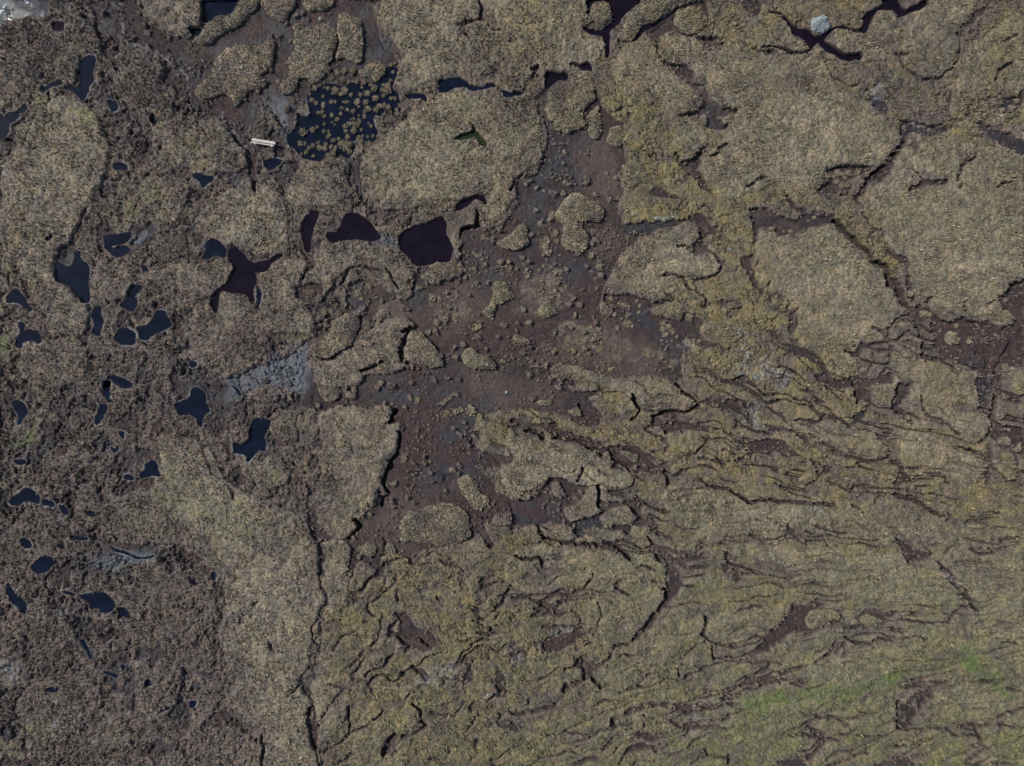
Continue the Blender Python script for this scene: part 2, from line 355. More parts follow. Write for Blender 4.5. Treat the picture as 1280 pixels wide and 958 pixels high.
POOLT = '''
-.4|r|-20,-20 210,-20 225,20 215,70 180,60 130,60 90,80 40,85 0,105 -20,110|@00|large dark blue pool cut by the top left corner of the view
-.35|p|255,97 312,97 308,140 262,135|@00|tiny purple pool with a pale rim beside the corner pool
-.45|b|400,275 430,262 460,270 462,330 445,400 420,460 390,490 375,465 340,440 310,430 320,415 365,425 390,410 388,370 375,350 390,330 385,300|@00|blue hook-shaped pool at the head of a mossy gully
-.4|b|190,430 230,405 285,385 290,405 250,415 215,440 200,450|@00|thin blue strip of water along the mossy gully
-.45|b|-20,560 10,575 25,545 60,540 90,520 105,505 125,515 115,540 90,550 75,575 40,605 30,650 0,675 -20,680|@00|blue pool at the left edge below the mossy gully
-.4|b|545,805 580,795 600,800 625,815 620,835 585,835 565,840 545,825|@00|small blue pool at the top of the thin mossy channel
-.4|b|950,860 985,850 1010,865 1050,870 1045,895 1020,915 995,925 980,895 960,880|@00|small navy pool in brown grass below the plank
-.4|b|745,560 765,560 775,590 790,605 775,620 745,600|@00|tiny blue pool above the yellow moss lobe
-.4|b|535,485 565,495 575,530 555,550 535,520|@00|tiny dark pool in heather left of the yellow moss lobe
-.85|b|1005,-20 1180,-20 1160,20 1130,45 1085,55 1040,75 1005,95 985,75 1000,50|@00|dark pool at the top edge above the long narrow hag
-.85|b|930,125 960,115 990,125 985,145 950,165 940,150|@00|little dark pool at the tip of the long narrow hag
-.45|b|510,205 570,205 630,190 642,205 625,235 590,250 550,250 560,265 600,255 635,270 630,295 600,310 565,322 540,300 515,270 505,235|@01|navy pool with grassy islets beside a fan of pale mud
-.5|b|275,335 300,350 330,365 350,350 360,320 362,290 385,292 390,330 425,355 433,400 430,460 440,520 430,545 405,540 370,500 340,470 310,445 275,440 265,400 268,360|@01|large blue pool with a narrow upper arm
-.45|b|25,510 55,475 80,480 110,520 150,570 140,590 115,570 80,550 40,545 20,540|@01|blue triangular pool beside the green strip
-.45|b|80,640 105,650 100,675 130,680 175,685 195,720 180,750 150,735 110,740 95,765 70,760 68,720 85,690 75,665|@01|dark pool with a pale muddy edge beside the green strip
-.45|b|455,570 490,562 495,600 502,650 490,700 470,715 455,690 460,640 445,600|@01|tall narrow navy pool below the large blue pool
-.45|b|585,545 620,510 630,475 650,455 695,460 695,475 675,500 670,550 650,585 620,585 600,570|@01|small navy pool with a pale rim and an orange moss bank
-.45|b|575,680 620,675 650,685 667,725 655,755 620,755 590,745 560,730 565,705|@01|round navy pool beside the slanting navy pool
-.45|b|670,665 730,650 750,610 775,580 820,590 840,640 845,660 800,690 760,705 720,735 690,730 675,695|@01|slanting navy pool with a pale spit at its right end
-.45|b|1010,250 1040,225 1080,235 1110,265 1120,300 1110,320 1070,305 1030,325 995,325 1010,290|@01|dark upper arm beside the purple branching pool
-.48|p|1130,275 1170,265 1215,310 1255,340 @11 0,338 60,322 110,298 122,310 75,345 40,390 0,392 @01 1262,400 1270,430 1275,500 1250,540 1210,500 1150,495 1095,490 1085,540 1080,590 1055,580 1045,530 1060,490 1110,450 1140,400 1160,370 1130,320|@01|large purple branching pool between brown banks
-.45|b|-5,460 15,490 15,530 -5,580|@11|thin dark pool edge under the branching pool
-.45|b|510,960 540,910 600,915 640,935 650,960 600,965 560,945 530,960|@01|crescent of dark water in broken brown heather
-.4|b|940,835 965,840 970,865 945,865|@01|tiny round navy pool in grey mud
-.4|b|690,350 720,365 735,385 710,380|@01|tiny dark pool with a pale tail
-.4|b|220,220 255,205 250,230 225,240|@01|tiny dark pool in pinkish grass
-.5|p|270,85 310,85 300,130 275,180 270,240 262,290 240,280 225,230 215,160 235,115|@11|crescent purple-black pool left of the broad dark pool
-.5|p|385,190 420,140 445,100 500,98 555,140 580,165 615,205 600,230 560,240 500,225 440,230 380,245 350,225 355,200|@11|broad purple-black pool above the arched hag
-.5|p|715,190 770,160 830,145 890,120 920,110 940,140 945,200 975,250 980,290 950,335 900,350 830,360 785,360 760,320 715,285 708,230|@11|largest purple-black pool, almost square, west of the peat basin
-.5|p|985,65 1010,40 1050,15 1090,0 1130,5 1145,40 1130,50 1110,30 1080,30 1050,65 1000,88|@11|reddish hooked pool above the square pool
-.68|b|270,330 330,300 400,270 470,262 560,275 640,252 700,270 740,250 800,260 830,220 880,160 930,120 990,150 980,230 960,300 1000,350 1010,480 990,530 950,520 930,430 880,480 850,520 800,520 810,600 830,700 760,745 700,705 650,720 650,780 600,850 540,840 480,800 410,860 320,880 230,860 180,800 120,740 120,660 170,620 200,560 190,500 270,520 290,470 270,400|@z8|black pool crowded with small grass tussocks
-.5|b|905,395 960,378 1010,378 1060,410 1110,415 1185,403 1185,425 1130,435 1080,445 1030,430 985,425 945,445 915,450 905,425|@10|long navy strip of water between two grassy plateaus
-.5|b|1215,430 1275,450 @20 40,452 45,465 0,475 @10 1250,480 1225,465|@10|short dark pool between the strip pool and purple slope
-.5|b|740,455 820,450 845,470 840,495 810,475 760,480 740,470|@10|thin dark outlet on the right of the tussock pool
-.5|b|35,785 120,780 110,810 60,835 40,815|@10|dark pool just below the white plank
-.45|g|985,685 1040,650 1080,640 1060,605 1085,620 1110,660 1140,690 1145,720 1110,705 1080,680 1030,690|@10|small Y-shaped pool filled with bright green moss
-.6|p|400,-20 640,-20 560,60 520,120 490,150 485,265 465,265 455,180 430,165 380,155 350,130 395,130 430,140 470,120 490,60 475,10 440,-5 395,10 380,60 360,40|@20|black branching water round the little round hag at the top
-.6|p|520,190 590,195 640,130 700,95 760,70 820,25 835,30 760,85 690,125 650,155 610,190 570,205 540,208|@20|thin dark water along the long slanting hag
-.5|p|165,350 220,350 270,355 270,385 230,390 200,410 165,430 160,390|@20|dark square pool above the grey peat channel
-.5|p|285,310 340,308 390,305 400,345 350,332 290,330|@20|narrow black pool beside the dark square pool
-.55|p|100,75 130,120 190,130 240,165 330,120 400,125 470,125 480,60 530,35 570,10 570,-20 650,-20 690,35 780,-20 790,5 750,45 700,55 650,75 625,45 570,35 530,70 490,150 430,145 340,130 300,165 285,195 330,230 370,250 420,250 470,250 470,280 390,285 330,265 280,240 245,195 215,240 170,255 120,260 60,240 0,225 @20 1240,232 1240,222 @30 0,215 60,225 130,245 185,240 200,215 150,180 120,160 100,120 85,90 40,60 0,55 0,45 60,50|@30|long purple-black branching pool at the upper right
-.42|b|860,100 900,75 935,60 945,15 970,10 1010,40 1015,80 1040,115 1035,135 1005,155 990,205 975,200 965,165 930,145 885,150 865,125|@02|star-shaped navy pool in grey mud
-.5|b|1265,165 @12 65,185 60,215 30,250 35,290 40,330 0,335 @02 1250,360 1225,390 1215,350 1160,335 1150,290 1200,290 1225,270 1235,220|@02|navy boot-shaped pool right of the star pool
-.45|b|710,395 740,380 765,385 780,430 795,460 740,460 700,460 680,440 710,425|@02|small navy pool with a pointed top above the green rise
-.45|b|605,460 630,445 655,460 650,475 610,475|@02|tiny oval pool on a grey mud strip
-.4|b|585,225 610,230 612,260 590,250|@02|tiny dark pool on brown heather
-.4|b|535,310 560,320 575,300 582,320 560,338 540,330|@02|tiny heart-shaped pool with a pale rim
-.45|b|40,575 70,545 120,520 180,545 182,595 150,592 120,580 90,590 50,598 35,592|@02|dark pool with pale islets at the left
-.4|b|200,575 225,575 252,595 250,615 220,610 200,598|@02|small dark pool, middle of a curved chain
-.4|b|280,605 310,610 325,640 310,645 285,625|@02|small ring of dark water at the end of a curved chain
-.4|b|410,620 460,635 465,655 430,650|@02|tiny dark pool in brown heather right of the pool chain
-.4|b|90,770 120,765 145,800 120,815 95,800|@02|small triangular pool near the left edge
-.4|b|145,900 190,870 230,860 275,880 250,900 215,930 160,935 145,920|@02|oval navy pool with a pale rim at a grey mudflat
-.4|b|340,730 365,755 425,770 415,780 350,765|@02|thin curved pool like a fingernail
-.45|b|490,90 525,90 520,130 490,180 465,190 460,160 480,130|@02|steep blue-streaked slit of water
-.45|b|500,-20 540,-20 540,50 560,75 540,80 505,40|@02|narrow dark pool above the blue-streaked slit
-.5|b|50,90 90,80 110,110 115,150 90,195 65,195 75,160 60,120|@02|dark pool in the gully at the left edge
-.4|b|60,370 110,375 105,390 70,392|@02|tiny blue pool in the green strip
-.35|b|540,800 580,820 640,845 700,855 750,850 750,860 690,865 620,850 560,830|@02|thin dark arc of water under the green rise
-.35|b|1150,-5 1190,40 1190,55 1170,40|@02|thin dark slit in the grey mud
-.45|b|15,55 35,42 60,90 100,130 130,170 125,188 90,180 50,150 25,100|@03|black finger-shaped pool at the lower left edge
-.45|b|400,100 450,90 500,85 550,115 562,140 550,180 520,195 490,180 480,165 440,170 435,145 405,125|@03|black pool with two white specks
-.45|b|580,190 575,165 610,155 640,180 642,215 610,205 580,215|@03|small black pool right of the speckled one
-.4|b|385,335 410,330 425,370 445,405 430,415 405,370|@03|thin slanting dark pool in brown heather
-.4|b|510,475 540,490 575,500 570,515 530,500 510,490|@03|small smile-shaped dark pool
-.4|b|715,530 740,520 755,535 735,550 715,560|@03|small dark pool in grey heather right of the smile pool
-.4|b|220,570 285,555 270,590 230,590|@03|small dark pool in the roughest lower left heather
-.35|b|590,450 612,455 600,482|@03|tiny dark pool right above the smile pool
-.4|b|780,670 840,655 830,668 800,682|@03|thin dark pool near the bottom left
-.4|b|945,635 975,635 960,665 945,665|@03|tiny dark pool west of the grass bank
-.4|p|930,5 960,15 985,40 960,50 940,30|@03|small reddish pool below the green rise
-.4|b|290,75 330,90 360,95 350,110 310,95|@03|thin dark pool left of the speckled black one
-.4|b|1040,-10 1065,-10 1065,20 1045,20|@03|tiny dark pool at the foot of the green rise
'''
HAGT = '''
.8|950,190 1000,140 1040,90 1130,60 1160,20 1200,-20 1280,-20 1270,30 1220,90 1150,140 1090,165 1040,210 1000,215 960,200|@00|long narrow grassy hag slanting beside the dark pool at the top
.8|965,420 1040,340 1060,280 1120,230 1180,210 1277,215 @10 80,185 75,260 60,330 20,360 45,390 30,420 0,425 @00 1240,440 1200,490 1165,520 1150,480 1100,460 1030,480 970,475|@00|broad lozenge-shaped grassy hag up and left of the white plank
.8|20,-20 180,-20 160,50 130,95 95,90 30,40|@10|wedge-shaped hag at the top edge above the peat fork
.8|175,160 170,120 210,95 240,120 320,105 370,110 400,150 390,230 375,290 350,310 345,350 290,395 240,380 200,390 190,430 150,450 110,455 105,410 150,370 150,300 180,240|@10|tall grassy hag left of the tussock pool
.8|400,60 440,50 500,80 520,110 525,200 520,280 495,305 470,295 440,280 400,290 405,220 400,150|@10|upright narrow hag with a black shadow above the tussock pool
.7|215,-20 380,-20 350,35 290,40 240,30|@10|small hag cut off by the top edge
.6|505,370 530,320 590,295 640,320 635,360 600,395 560,380|@10|low clumpy hag at the upper shore of the tussock pool
.7|515,170 545,130 560,90 590,40 640,10 720,-20 830,-20 800,20 740,60 700,85 640,110 610,150 590,190 545,200|@20|long slanting hag with curved tip in black water at the top
.7|390,60 430,5 470,15 482,60 465,110 430,130 395,105|@20|little round hag surrounded by black water
.7|815,50 850,25 930,30 970,80 950,130 900,160 850,150 810,110|@20|rounded hag ringed by grey peat near the top
.8|165,480 190,420 260,390 330,340 400,350 410,420 400,490 350,560 350,620 280,655 200,635 210,600 175,570|@20|big rough hag right of the grey peat channel
.7|370,620 380,560 430,510 440,560 445,640 420,680 385,670|@20|slim hag beside the big rough hag
.6|470,670 500,620 550,620 550,700 530,725 480,710|@20|small hag between purple flat and mossy ridge
.7|530,870 560,810 640,798 670,840 695,890 640,910 600,925 560,900|@20|grey-green crumbling hag with a dark scarp at its right
.9|215,100 260,20 320,-10 360,10 450,60 455,110 440,145 350,140 330,160 380,220 360,280 300,290 250,270 240,190 250,160 220,130|@21|mushroom-shaped hag in the middle of the peat basin
1.0|320,370 400,310 440,265 480,255 520,290 530,370 510,400 465,425 400,415 340,400|@z7|pear-shaped hag with a deep black shadow left of the mushroom hag
.6|210,830 250,790 290,720 300,650 370,640 400,690 440,730 430,760 370,770 340,800 300,790 290,880 250,870|@z7|ragged crumbling hag with two legs
.6|575,840 610,800 680,795 715,825 690,855 640,875 600,865|@z7|small oval hag in the red peat
.6|5,710 40,705 70,735 50,765 10,755|@21|small round hag south of the oval one
.4|470,860 500,858 505,885 480,890|@21|tiny dark turf lump north of the long mossy ridge
1.0|740,720 770,680 820,690 860,720 890,770 930,830 920,860 850,865 790,850 730,820 735,760|@11|grassy teardrop hag with a black right edge
1.0|1025,790 1070,760 1110,790 1160,820 1195,855 1160,870 1100,870 1040,865 1020,830|@11|shark-fin hag pointing right
.7|820,420 850,370 900,345 960,360 1025,380 960,420 890,440 840,440|@11|leaf-shaped hag below the square purple pool
.8|260,760 300,740 340,720 360,640 420,610 450,590 510,610 500,680 470,760 400,800 330,820 265,800|@11|boomerang-shaped grassy hag beside the grey mudflat
.6|700,570 760,545 830,545 855,590 835,635 780,615 720,600|@21|small hag under the broad arc-edged plateau
.6|955,690 960,650 1010,630 1080,650 1110,690 1060,720 1000,715|@21|rounded hag with a hooked tail among orange moss
.6|1040,735 1120,710 1130,735 1080,760|@21|short curved strip hag hugging the hooked one
.7|890,705 920,690 955,720 950,745 920,755 890,740|@31|round brown hag alone in the red peat at the far right
.9|710,700 730,650 790,620 860,600 940,588 1010,600 1050,640 1062,700 1060,760 1000,790 930,800 860,790 780,780 715,780|@12|broad lumpy hag south of the red peat flat
.6|1000,470 1050,450 1100,480 1120,530 1160,560 1150,590 1100,630 1060,580 1020,540|@12|knobbly hag at the right rim of the red peat flat
.4|1090,170 1100,130 1130,150 1125,190|@12|narrow turf sliver beside the row of tussocks
.4|905,90 940,55 975,35 985,50 950,90 930,105|@12|slanting narrow turf lump north of the tussock row
.5|120,75 160,65 200,75 190,100 140,100|@22|small oval turf island left of the dark curved scarp
.5|270,130 320,110 345,135 345,155 290,160|@22|turf island with a dark curved scarp
.5|490,810 560,780 600,800 580,850 540,850 500,830|@12|first small turf lump in the southern peat gully
.5|630,800 680,790 690,850 640,860|@12|second small turf lump in the southern peat gully
.5|700,880 750,870 760,920 720,940 690,910|@12|third small turf lump, by the mossy slope
.5|530,325 600,340 625,360 615,385 570,370|@22|thin slanted turf sliver in the red gully
.5|190,215 240,180 300,165 350,175 360,210 300,240 230,265 195,260|@33|patchy grey-brown turf island in the long red gully
.5|455,225 500,200 560,215 560,240 500,250|@33|small domed turf island at the right of the long red gully
.5|60,400 90,360 160,350 170,400 110,430 60,440|@32|grassy turf island left of the dark forked hollow
.5|150,450 190,430 240,440 240,470 190,485 150,475|@32|brownish turf island above the dark forked hollow
.5|585,420 600,400 640,405 650,430 620,445 590,440|@32|tiny oval turf island in the dark loop
'''
TUSST = '''
pool|@z8|320,300,18 280,345,12 390,362,12 430,298,14 400,292,8 495,250,12 698,290,10 768,268,12 800,300,26 740,340,20 688,345,14 615,350,14 490,325,26 535,340,22 562,322,26 862,312,14 902,312,28 875,275,14 908,265,14 933,235,14 935,110,18 965,95,14 950,165,12 873,358,14 935,378,12 968,378,14 733,410,20 748,465,20 660,405,20 675,443,10 578,408,14 555,408,8 600,405,7 452,408,14 487,405,11 388,422,13 390,448,13 383,488,16 398,525,13 350,495,12 335,415,16 300,390,16 460,512,14 543,458,14 583,470,12 528,500,12 632,483,16 505,550,16 460,570,9 482,590,9 402,585,13 720,490,13 722,525,16 675,515,8 638,540,11 612,545,8 678,553,14 635,578,16 665,595,22 598,585,18 562,600,16 755,577,8 775,600,14 695,630,12 635,640,26 570,640,14 585,685,16 678,690,16 700,730,18 437,640,12 395,645,12 443,668,10 426,690,15 472,715,16 516,705,14 452,765,15 487,775,15 540,750,26 570,745,28 600,755,26 560,775,24 602,812,17 358,778,19 398,782,17 412,748,16 353,732,15 310,758,19 278,773,13 245,738,12 205,738,17 258,810,19 312,842,16 210,825,12 225,650,26 308,632,20 345,610,12 435,840,20 475,818,22
shore|@z8|462,218,22 505,165,22 555,160,26 628,160,32 550,240,26 593,248,18 662,245,24 722,248,26 810,378,26 840,440,24 880,440,24 915,455,22 815,470,24 660,805,16 672,765,10 670,865,11 763,752,20 745,795,18 812,540,10 855,580,26 898,565,22 850,620,20 930,645,22 958,573,10 980,505,20 978,470,14 1005,435,18 915,690,10 885,650,20 790,682,16 830,680,16 750,685,14 708,680,14 130,380,18
flat|@z7|630,262,16 700,315,20 713,365,18 645,360,22 628,398,22 650,445,24 672,430,12 650,488,9 945,464,19 997,532,24 948,292,10 968,298,8 222,338,16 290,349,13 160,449,12 181,457,12 204,463,9 217,485,10 235,440,9 245,567,10 375,538,9 405,540,14 405,560,9 447,550,10 495,521,9 320,535,10 540,562,9 597,562,10 640,558,9 672,548,16 625,530,10 705,572,20 728,574,18 520,590,20 585,598,8 612,627,11 697,653,11 777,672,11 668,683,8 982,683,11 188,643,10 197,670,11 150,665,13 513,912,9 180,935,22 1185,340,13 390,488,9 735,460,9 680,185,18 630,30,9
bay|@z7|1075,750,16 1130,780,12 1150,785,13 1172,795,12 1195,800,9 1250,765,10 1270,795,12 1262,840,10 1185,865,12 1170,915,14 1195,910,14 1190,935,12 1220,932,12 1125,945,10 940,935,9
bay|@21|750,645,14 775,665,14 795,680,12 760,700,12 745,675,10 800,690,8 520,670,10 205,780,10 425,680,12 820,715,8 900,735,10 930,735,10 878,620,16 570,215,9 385,665,9
ring|@11|385,555,12 432,552,14 400,598,16 360,590,13 330,597,12 305,597,9 460,565,9 490,495,18 555,455,14 515,520,10 445,525,10 245,490,12 270,492,12
south|@11|1095,660,22 1115,690,10 1220,835,9 870,520,18
south|@12|795,75,12 938,145,16 963,145,8 988,130,16 1012,120,14 1062,125,24 790,132,9 860,382,9 730,365,16 560,640,8
moat|@20|365,95,20 388,122,12 355,45,14 540,8,14 520,130,9
corner|@30|345,850,12 365,855,9 400,850,14 385,870,8 330,865,10 345,895,12 370,912,12 395,912,12 450,845,14 430,890,12
corner|@30|1165,535,16 1210,530,14 1240,490,12 1220,455,18
gully|@31|230,115,9 203,130,6 112,185,11 80,185,6 1010,735,12 945,660,10 740,500,10 770,545,20 700,500,14 745,520,12 775,505,10 690,575,9 810,600,12 780,600,14
'''
ZONES = '''
# class|half width px|strength|points   (full photograph pixels)
o|22|.9|770,130 810,190 850,225 900,265 930,320 945,360 975,400 1000,435 1045,470
o|14|1|800,265 860,262 900,265
o|10|1|1045,270 1085,300 1115,330
y|7|1|1085,300 1110,325
y|9|.9|970,395 985,420
o|30|.7|870,440 930,455 1000,470 1060,500
o|16|.8|860,360 920,400 960,470
o|18|.8|700,430 760,440 830,450
o|10|.8|640,510 700,530 760,545 830,560
o|14|.6|840,560 900,570 980,590 1060,600
o|24|.5|870,20 920,30 1000,20
o|40|.6|520,720 600,780 700,800
o|40|.5|480,860 600,850 660,790
o|14|.6|1190,160 1240,110 1250,60
o|22|.6|1000,560 1100,590 1160,600
y|14|.7|1130,580 1160,610
o|26|.35|1090,20 1120,80
y|8|.6|470,130 430,150 440,160
o|14|.6|820,60 840,40
o|30|.5|640,80 660,20
o|14|.6|260,190 250,220
y|26|.8|-20,180 20,150 60,120 100,130
y|14|.8|190,150 185,190 175,215 150,235
y|26|.5|180,250 150,290
g|13|1|-5,390 8,440 22,500 28,540 20,590
g|10|.9|10,390 2,330
g|20|.7|30,500 40,540
g|14|.8|0,620 10,590
g|7|.8|898,880 960,872 1040,862 1100,855 1130,842
g|12|.6|960,880 900,920 830,930
g|5|1.6|1090,856 1120,845 1135,840
g|8|1.4|1200,820 1225,840 1255,860
g|10|1.6|835,712 845,722
g|6|1|840,735 900,730
y|12|.6|840,720 900,735
y|22|.6|780,680 820,700 800,720
g|4|1.5|596,165 603,175
y|60|.35|700,930 850,900 1000,860 1200,820 1280,800
g|40|.35|900,950 1050,900 1200,930 1280,940
y|50|.35|1050,740 1200,740 1280,700
y|18|.7|1000,805 1060,790 1150,790 1220,760
y|16|.6|820,870 900,850
g|30|.8|-20,945 20,940
g|6|1|645,838 655,842
g|7|.7|340,590 348,600
g|22|.4|200,600 260,640 310,660
g|16|.35|150,640 200,660
b|90|.9|30,560 60,720 80,900
b|50|.8|100,520 110,600 120,640
b|60|.8|200,720 230,850 260,930
b|40|.8|20,20 120,60 60,90
b|40|.8|180,70 240,120 160,130
b|25|.8|170,150 180,170
b|26|.8|210,370 240,400 200,470 300,430
b|30|.8|280,460 340,440 320,540
b|28|.8|380,560 400,620
b|14|.8|330,160 320,190
b|12|.8|410,190 430,250 450,240 520,280
b|14|.7|470,270 560,260 600,230
b|30|.6|600,60 650,120 600,90
b|25|.6|500,310 470,320 440,300
b|16|.8|650,120 700,100
b|14|.6|660,190 640,240
b|30|.6|560,720 600,740 620,760
b|10|.8|990,95 1015,105
b|16|.7|1130,170 1180,140 1250,120
b|12|.6|1200,185 1206,190
b|40|.5|1130,60 1180,100
b|18|.6|1200,40 1230,10
b|30|.4|1110,600 1160,660 1200,700
b|20|.6|1110,870 1150,880
b|20|.4|1000,905 1060,900
b|16|.5|700,640 760,630 740,650
b|20|.6|520,640 560,660
b|30|.5|640,900 700,870 660,830
p|40|.5|1010,150 1080,210 1000,200
p|30|.4|1040,330 1080,400 1020,360
p|50|.4|1180,300 1220,340
p|40|.5|520,30 560,80
p|30|.5|500,200 560,220 600,200
p|24|.6|280,100 290,90
p|18|.6|385,60 390,80
p|40|.5|100,200 60,250 40,330
p|30|.5|320,250 300,270
p|20|.6|820,330 850,320
p|50|.5|320,740 340,820 360,900
p|30|.5|250,620 300,650
p|30|.5|660,590 740,600
p|30|.4|940,640 1010,660
p|20|.5|1150,560 1140,540
# pale grey lichen, foam and bleached grass
w|5|.8|1093,112 1100,105
w|3|.8|1080,116 1100,118
w|2.5|.8|285,764 310,764
w|1.2|.8|58,764 80,764 98,770
w|3|.7|63,908 70,900
w|4|.6|850,430 862,428
w|6|.6|922,410 935,440
w|7|.6|930,460 960,465
w|9|.5|955,450 980,470
w|3|.8|815,273 840,268
w|3|.7|788,262 795,272
w|8|.5|530,850 560,835
w|1.5|.8|565,853 580,852
w|1.5|.8|600,870 620,864
w|4|.7|690,792 712,787
w|3|.7|650,820 642,825
w|3|.7|1183,945 1186,950
w|5|.7|3,210 8,218
w|9|.7|0,830 14,838
w|4|.7|1180,715 1200,730
w|6|.5|940,510 948,530
w|2|.8|1142,150 1165,160
w|1.2|.8|145,0 148,38 160,50 195,62 230,90 232,105
w|2|.6|275,140 290,165 310,190
w|1.5|.6|35,25 52,26
w|2|.8|68,25 78,28
w|2|.6|868,895 870,875
w|2|.7|1030,640 1000,620
# inside the peat lows
s|14|1|675,125 680,160 690,200 670,215
s|26|1|700,190 720,180 680,230
s|22|1|680,240 660,270
s|18|1|660,320 690,330 740,330
s|16|.9|600,310 610,350
s|10|1|790,280 830,275
s|12|1|800,400 830,430 850,450
s|26|1|440,370 460,390
s|34|1|360,465 330,470 300,480 260,480
s|20|1|470,480 540,495 600,500 570,540
s|20|1|590,560 580,590 540,600
s|14|1|380,530 390,550
s|16|1|660,640 700,650 760,650
s|26|1|340,130 370,130 370,150
s|14|1|345,30 340,90 310,160
s|16|1|460,20 470,60 440,90
s|12|1|440,190 450,220
s|14|1|350,200 370,220
s|12|1|880,100 890,140 900,160
s|18|1|100,695 180,710
s|12|1|160,690 190,690
s|12|1|490,300 485,295
s|14|1|510,340 515,370
s|10|1|1130,155 1170,155 1210,158
s|14|1|1230,160 1280,190
s|14|1|1260,130 1280,110
s|12|1|1110,120 1090,125
s|10|1|1210,450 1230,470 1232,490
s|10|1|990,260 1010,270
s|16|.8|900,330 910,350
s|22|.7|560,450 580,500
s|10|.8|1060,490 1075,530
s|40|.5|280,850 200,860 60,870
r|18|.9|600,310 640,330 680,320
r|30|1|520,530 560,520 580,560 520,590
r|22|.9|500,520 540,500
r|20|1|660,420 600,420 700,410
r|16|1|500,460 560,465
r|14|1|740,350 745,380 720,370
r|20|.9|800,400 830,420
r|26|1|1200,400 1250,420 1270,460
r|14|.9|1190,420 1200,440
s|16|.8|250,40 280,60 330,60
r|12|1|265,125 300,125
r|12|1|1100,300 1110,310
r|18|1|660,635 620,630
r|14|.9|840,530 900,540
r|20|.9|700,540 780,570 760,550
r|16|.9|980,790 1010,770 990,790
r|14|.9|700,720 720,790 690,800
t|22|.9|740,190 770,230 750,220
t|20|.9|690,350 660,360 670,370
t|26|.7|580,370 560,390 600,390
t|16|.8|760,300 750,310
t|24|.7|540,600 520,610 500,640
t|30|.7|700,430 760,430 800,440
t|20|.8|600,480 620,500
t|14|.6|480,400 500,390
t|20|.6|620,500 680,490
m|22|1|372,452 360,466 335,470
m|14|.8|290,478 310,480
m|9|.9|180,285 170,300
m|9|.6|476,298 484,302
m|8|.7|120,705 180,695
m|10|.6|350,130 345,150
g|7|1.2|900,890 1000,868 1060,862 1110,850 1135,842
g|9|.7|1130,842 1170,830 1215,815
g|7|1.6|838,708 842,730 850,740
'''
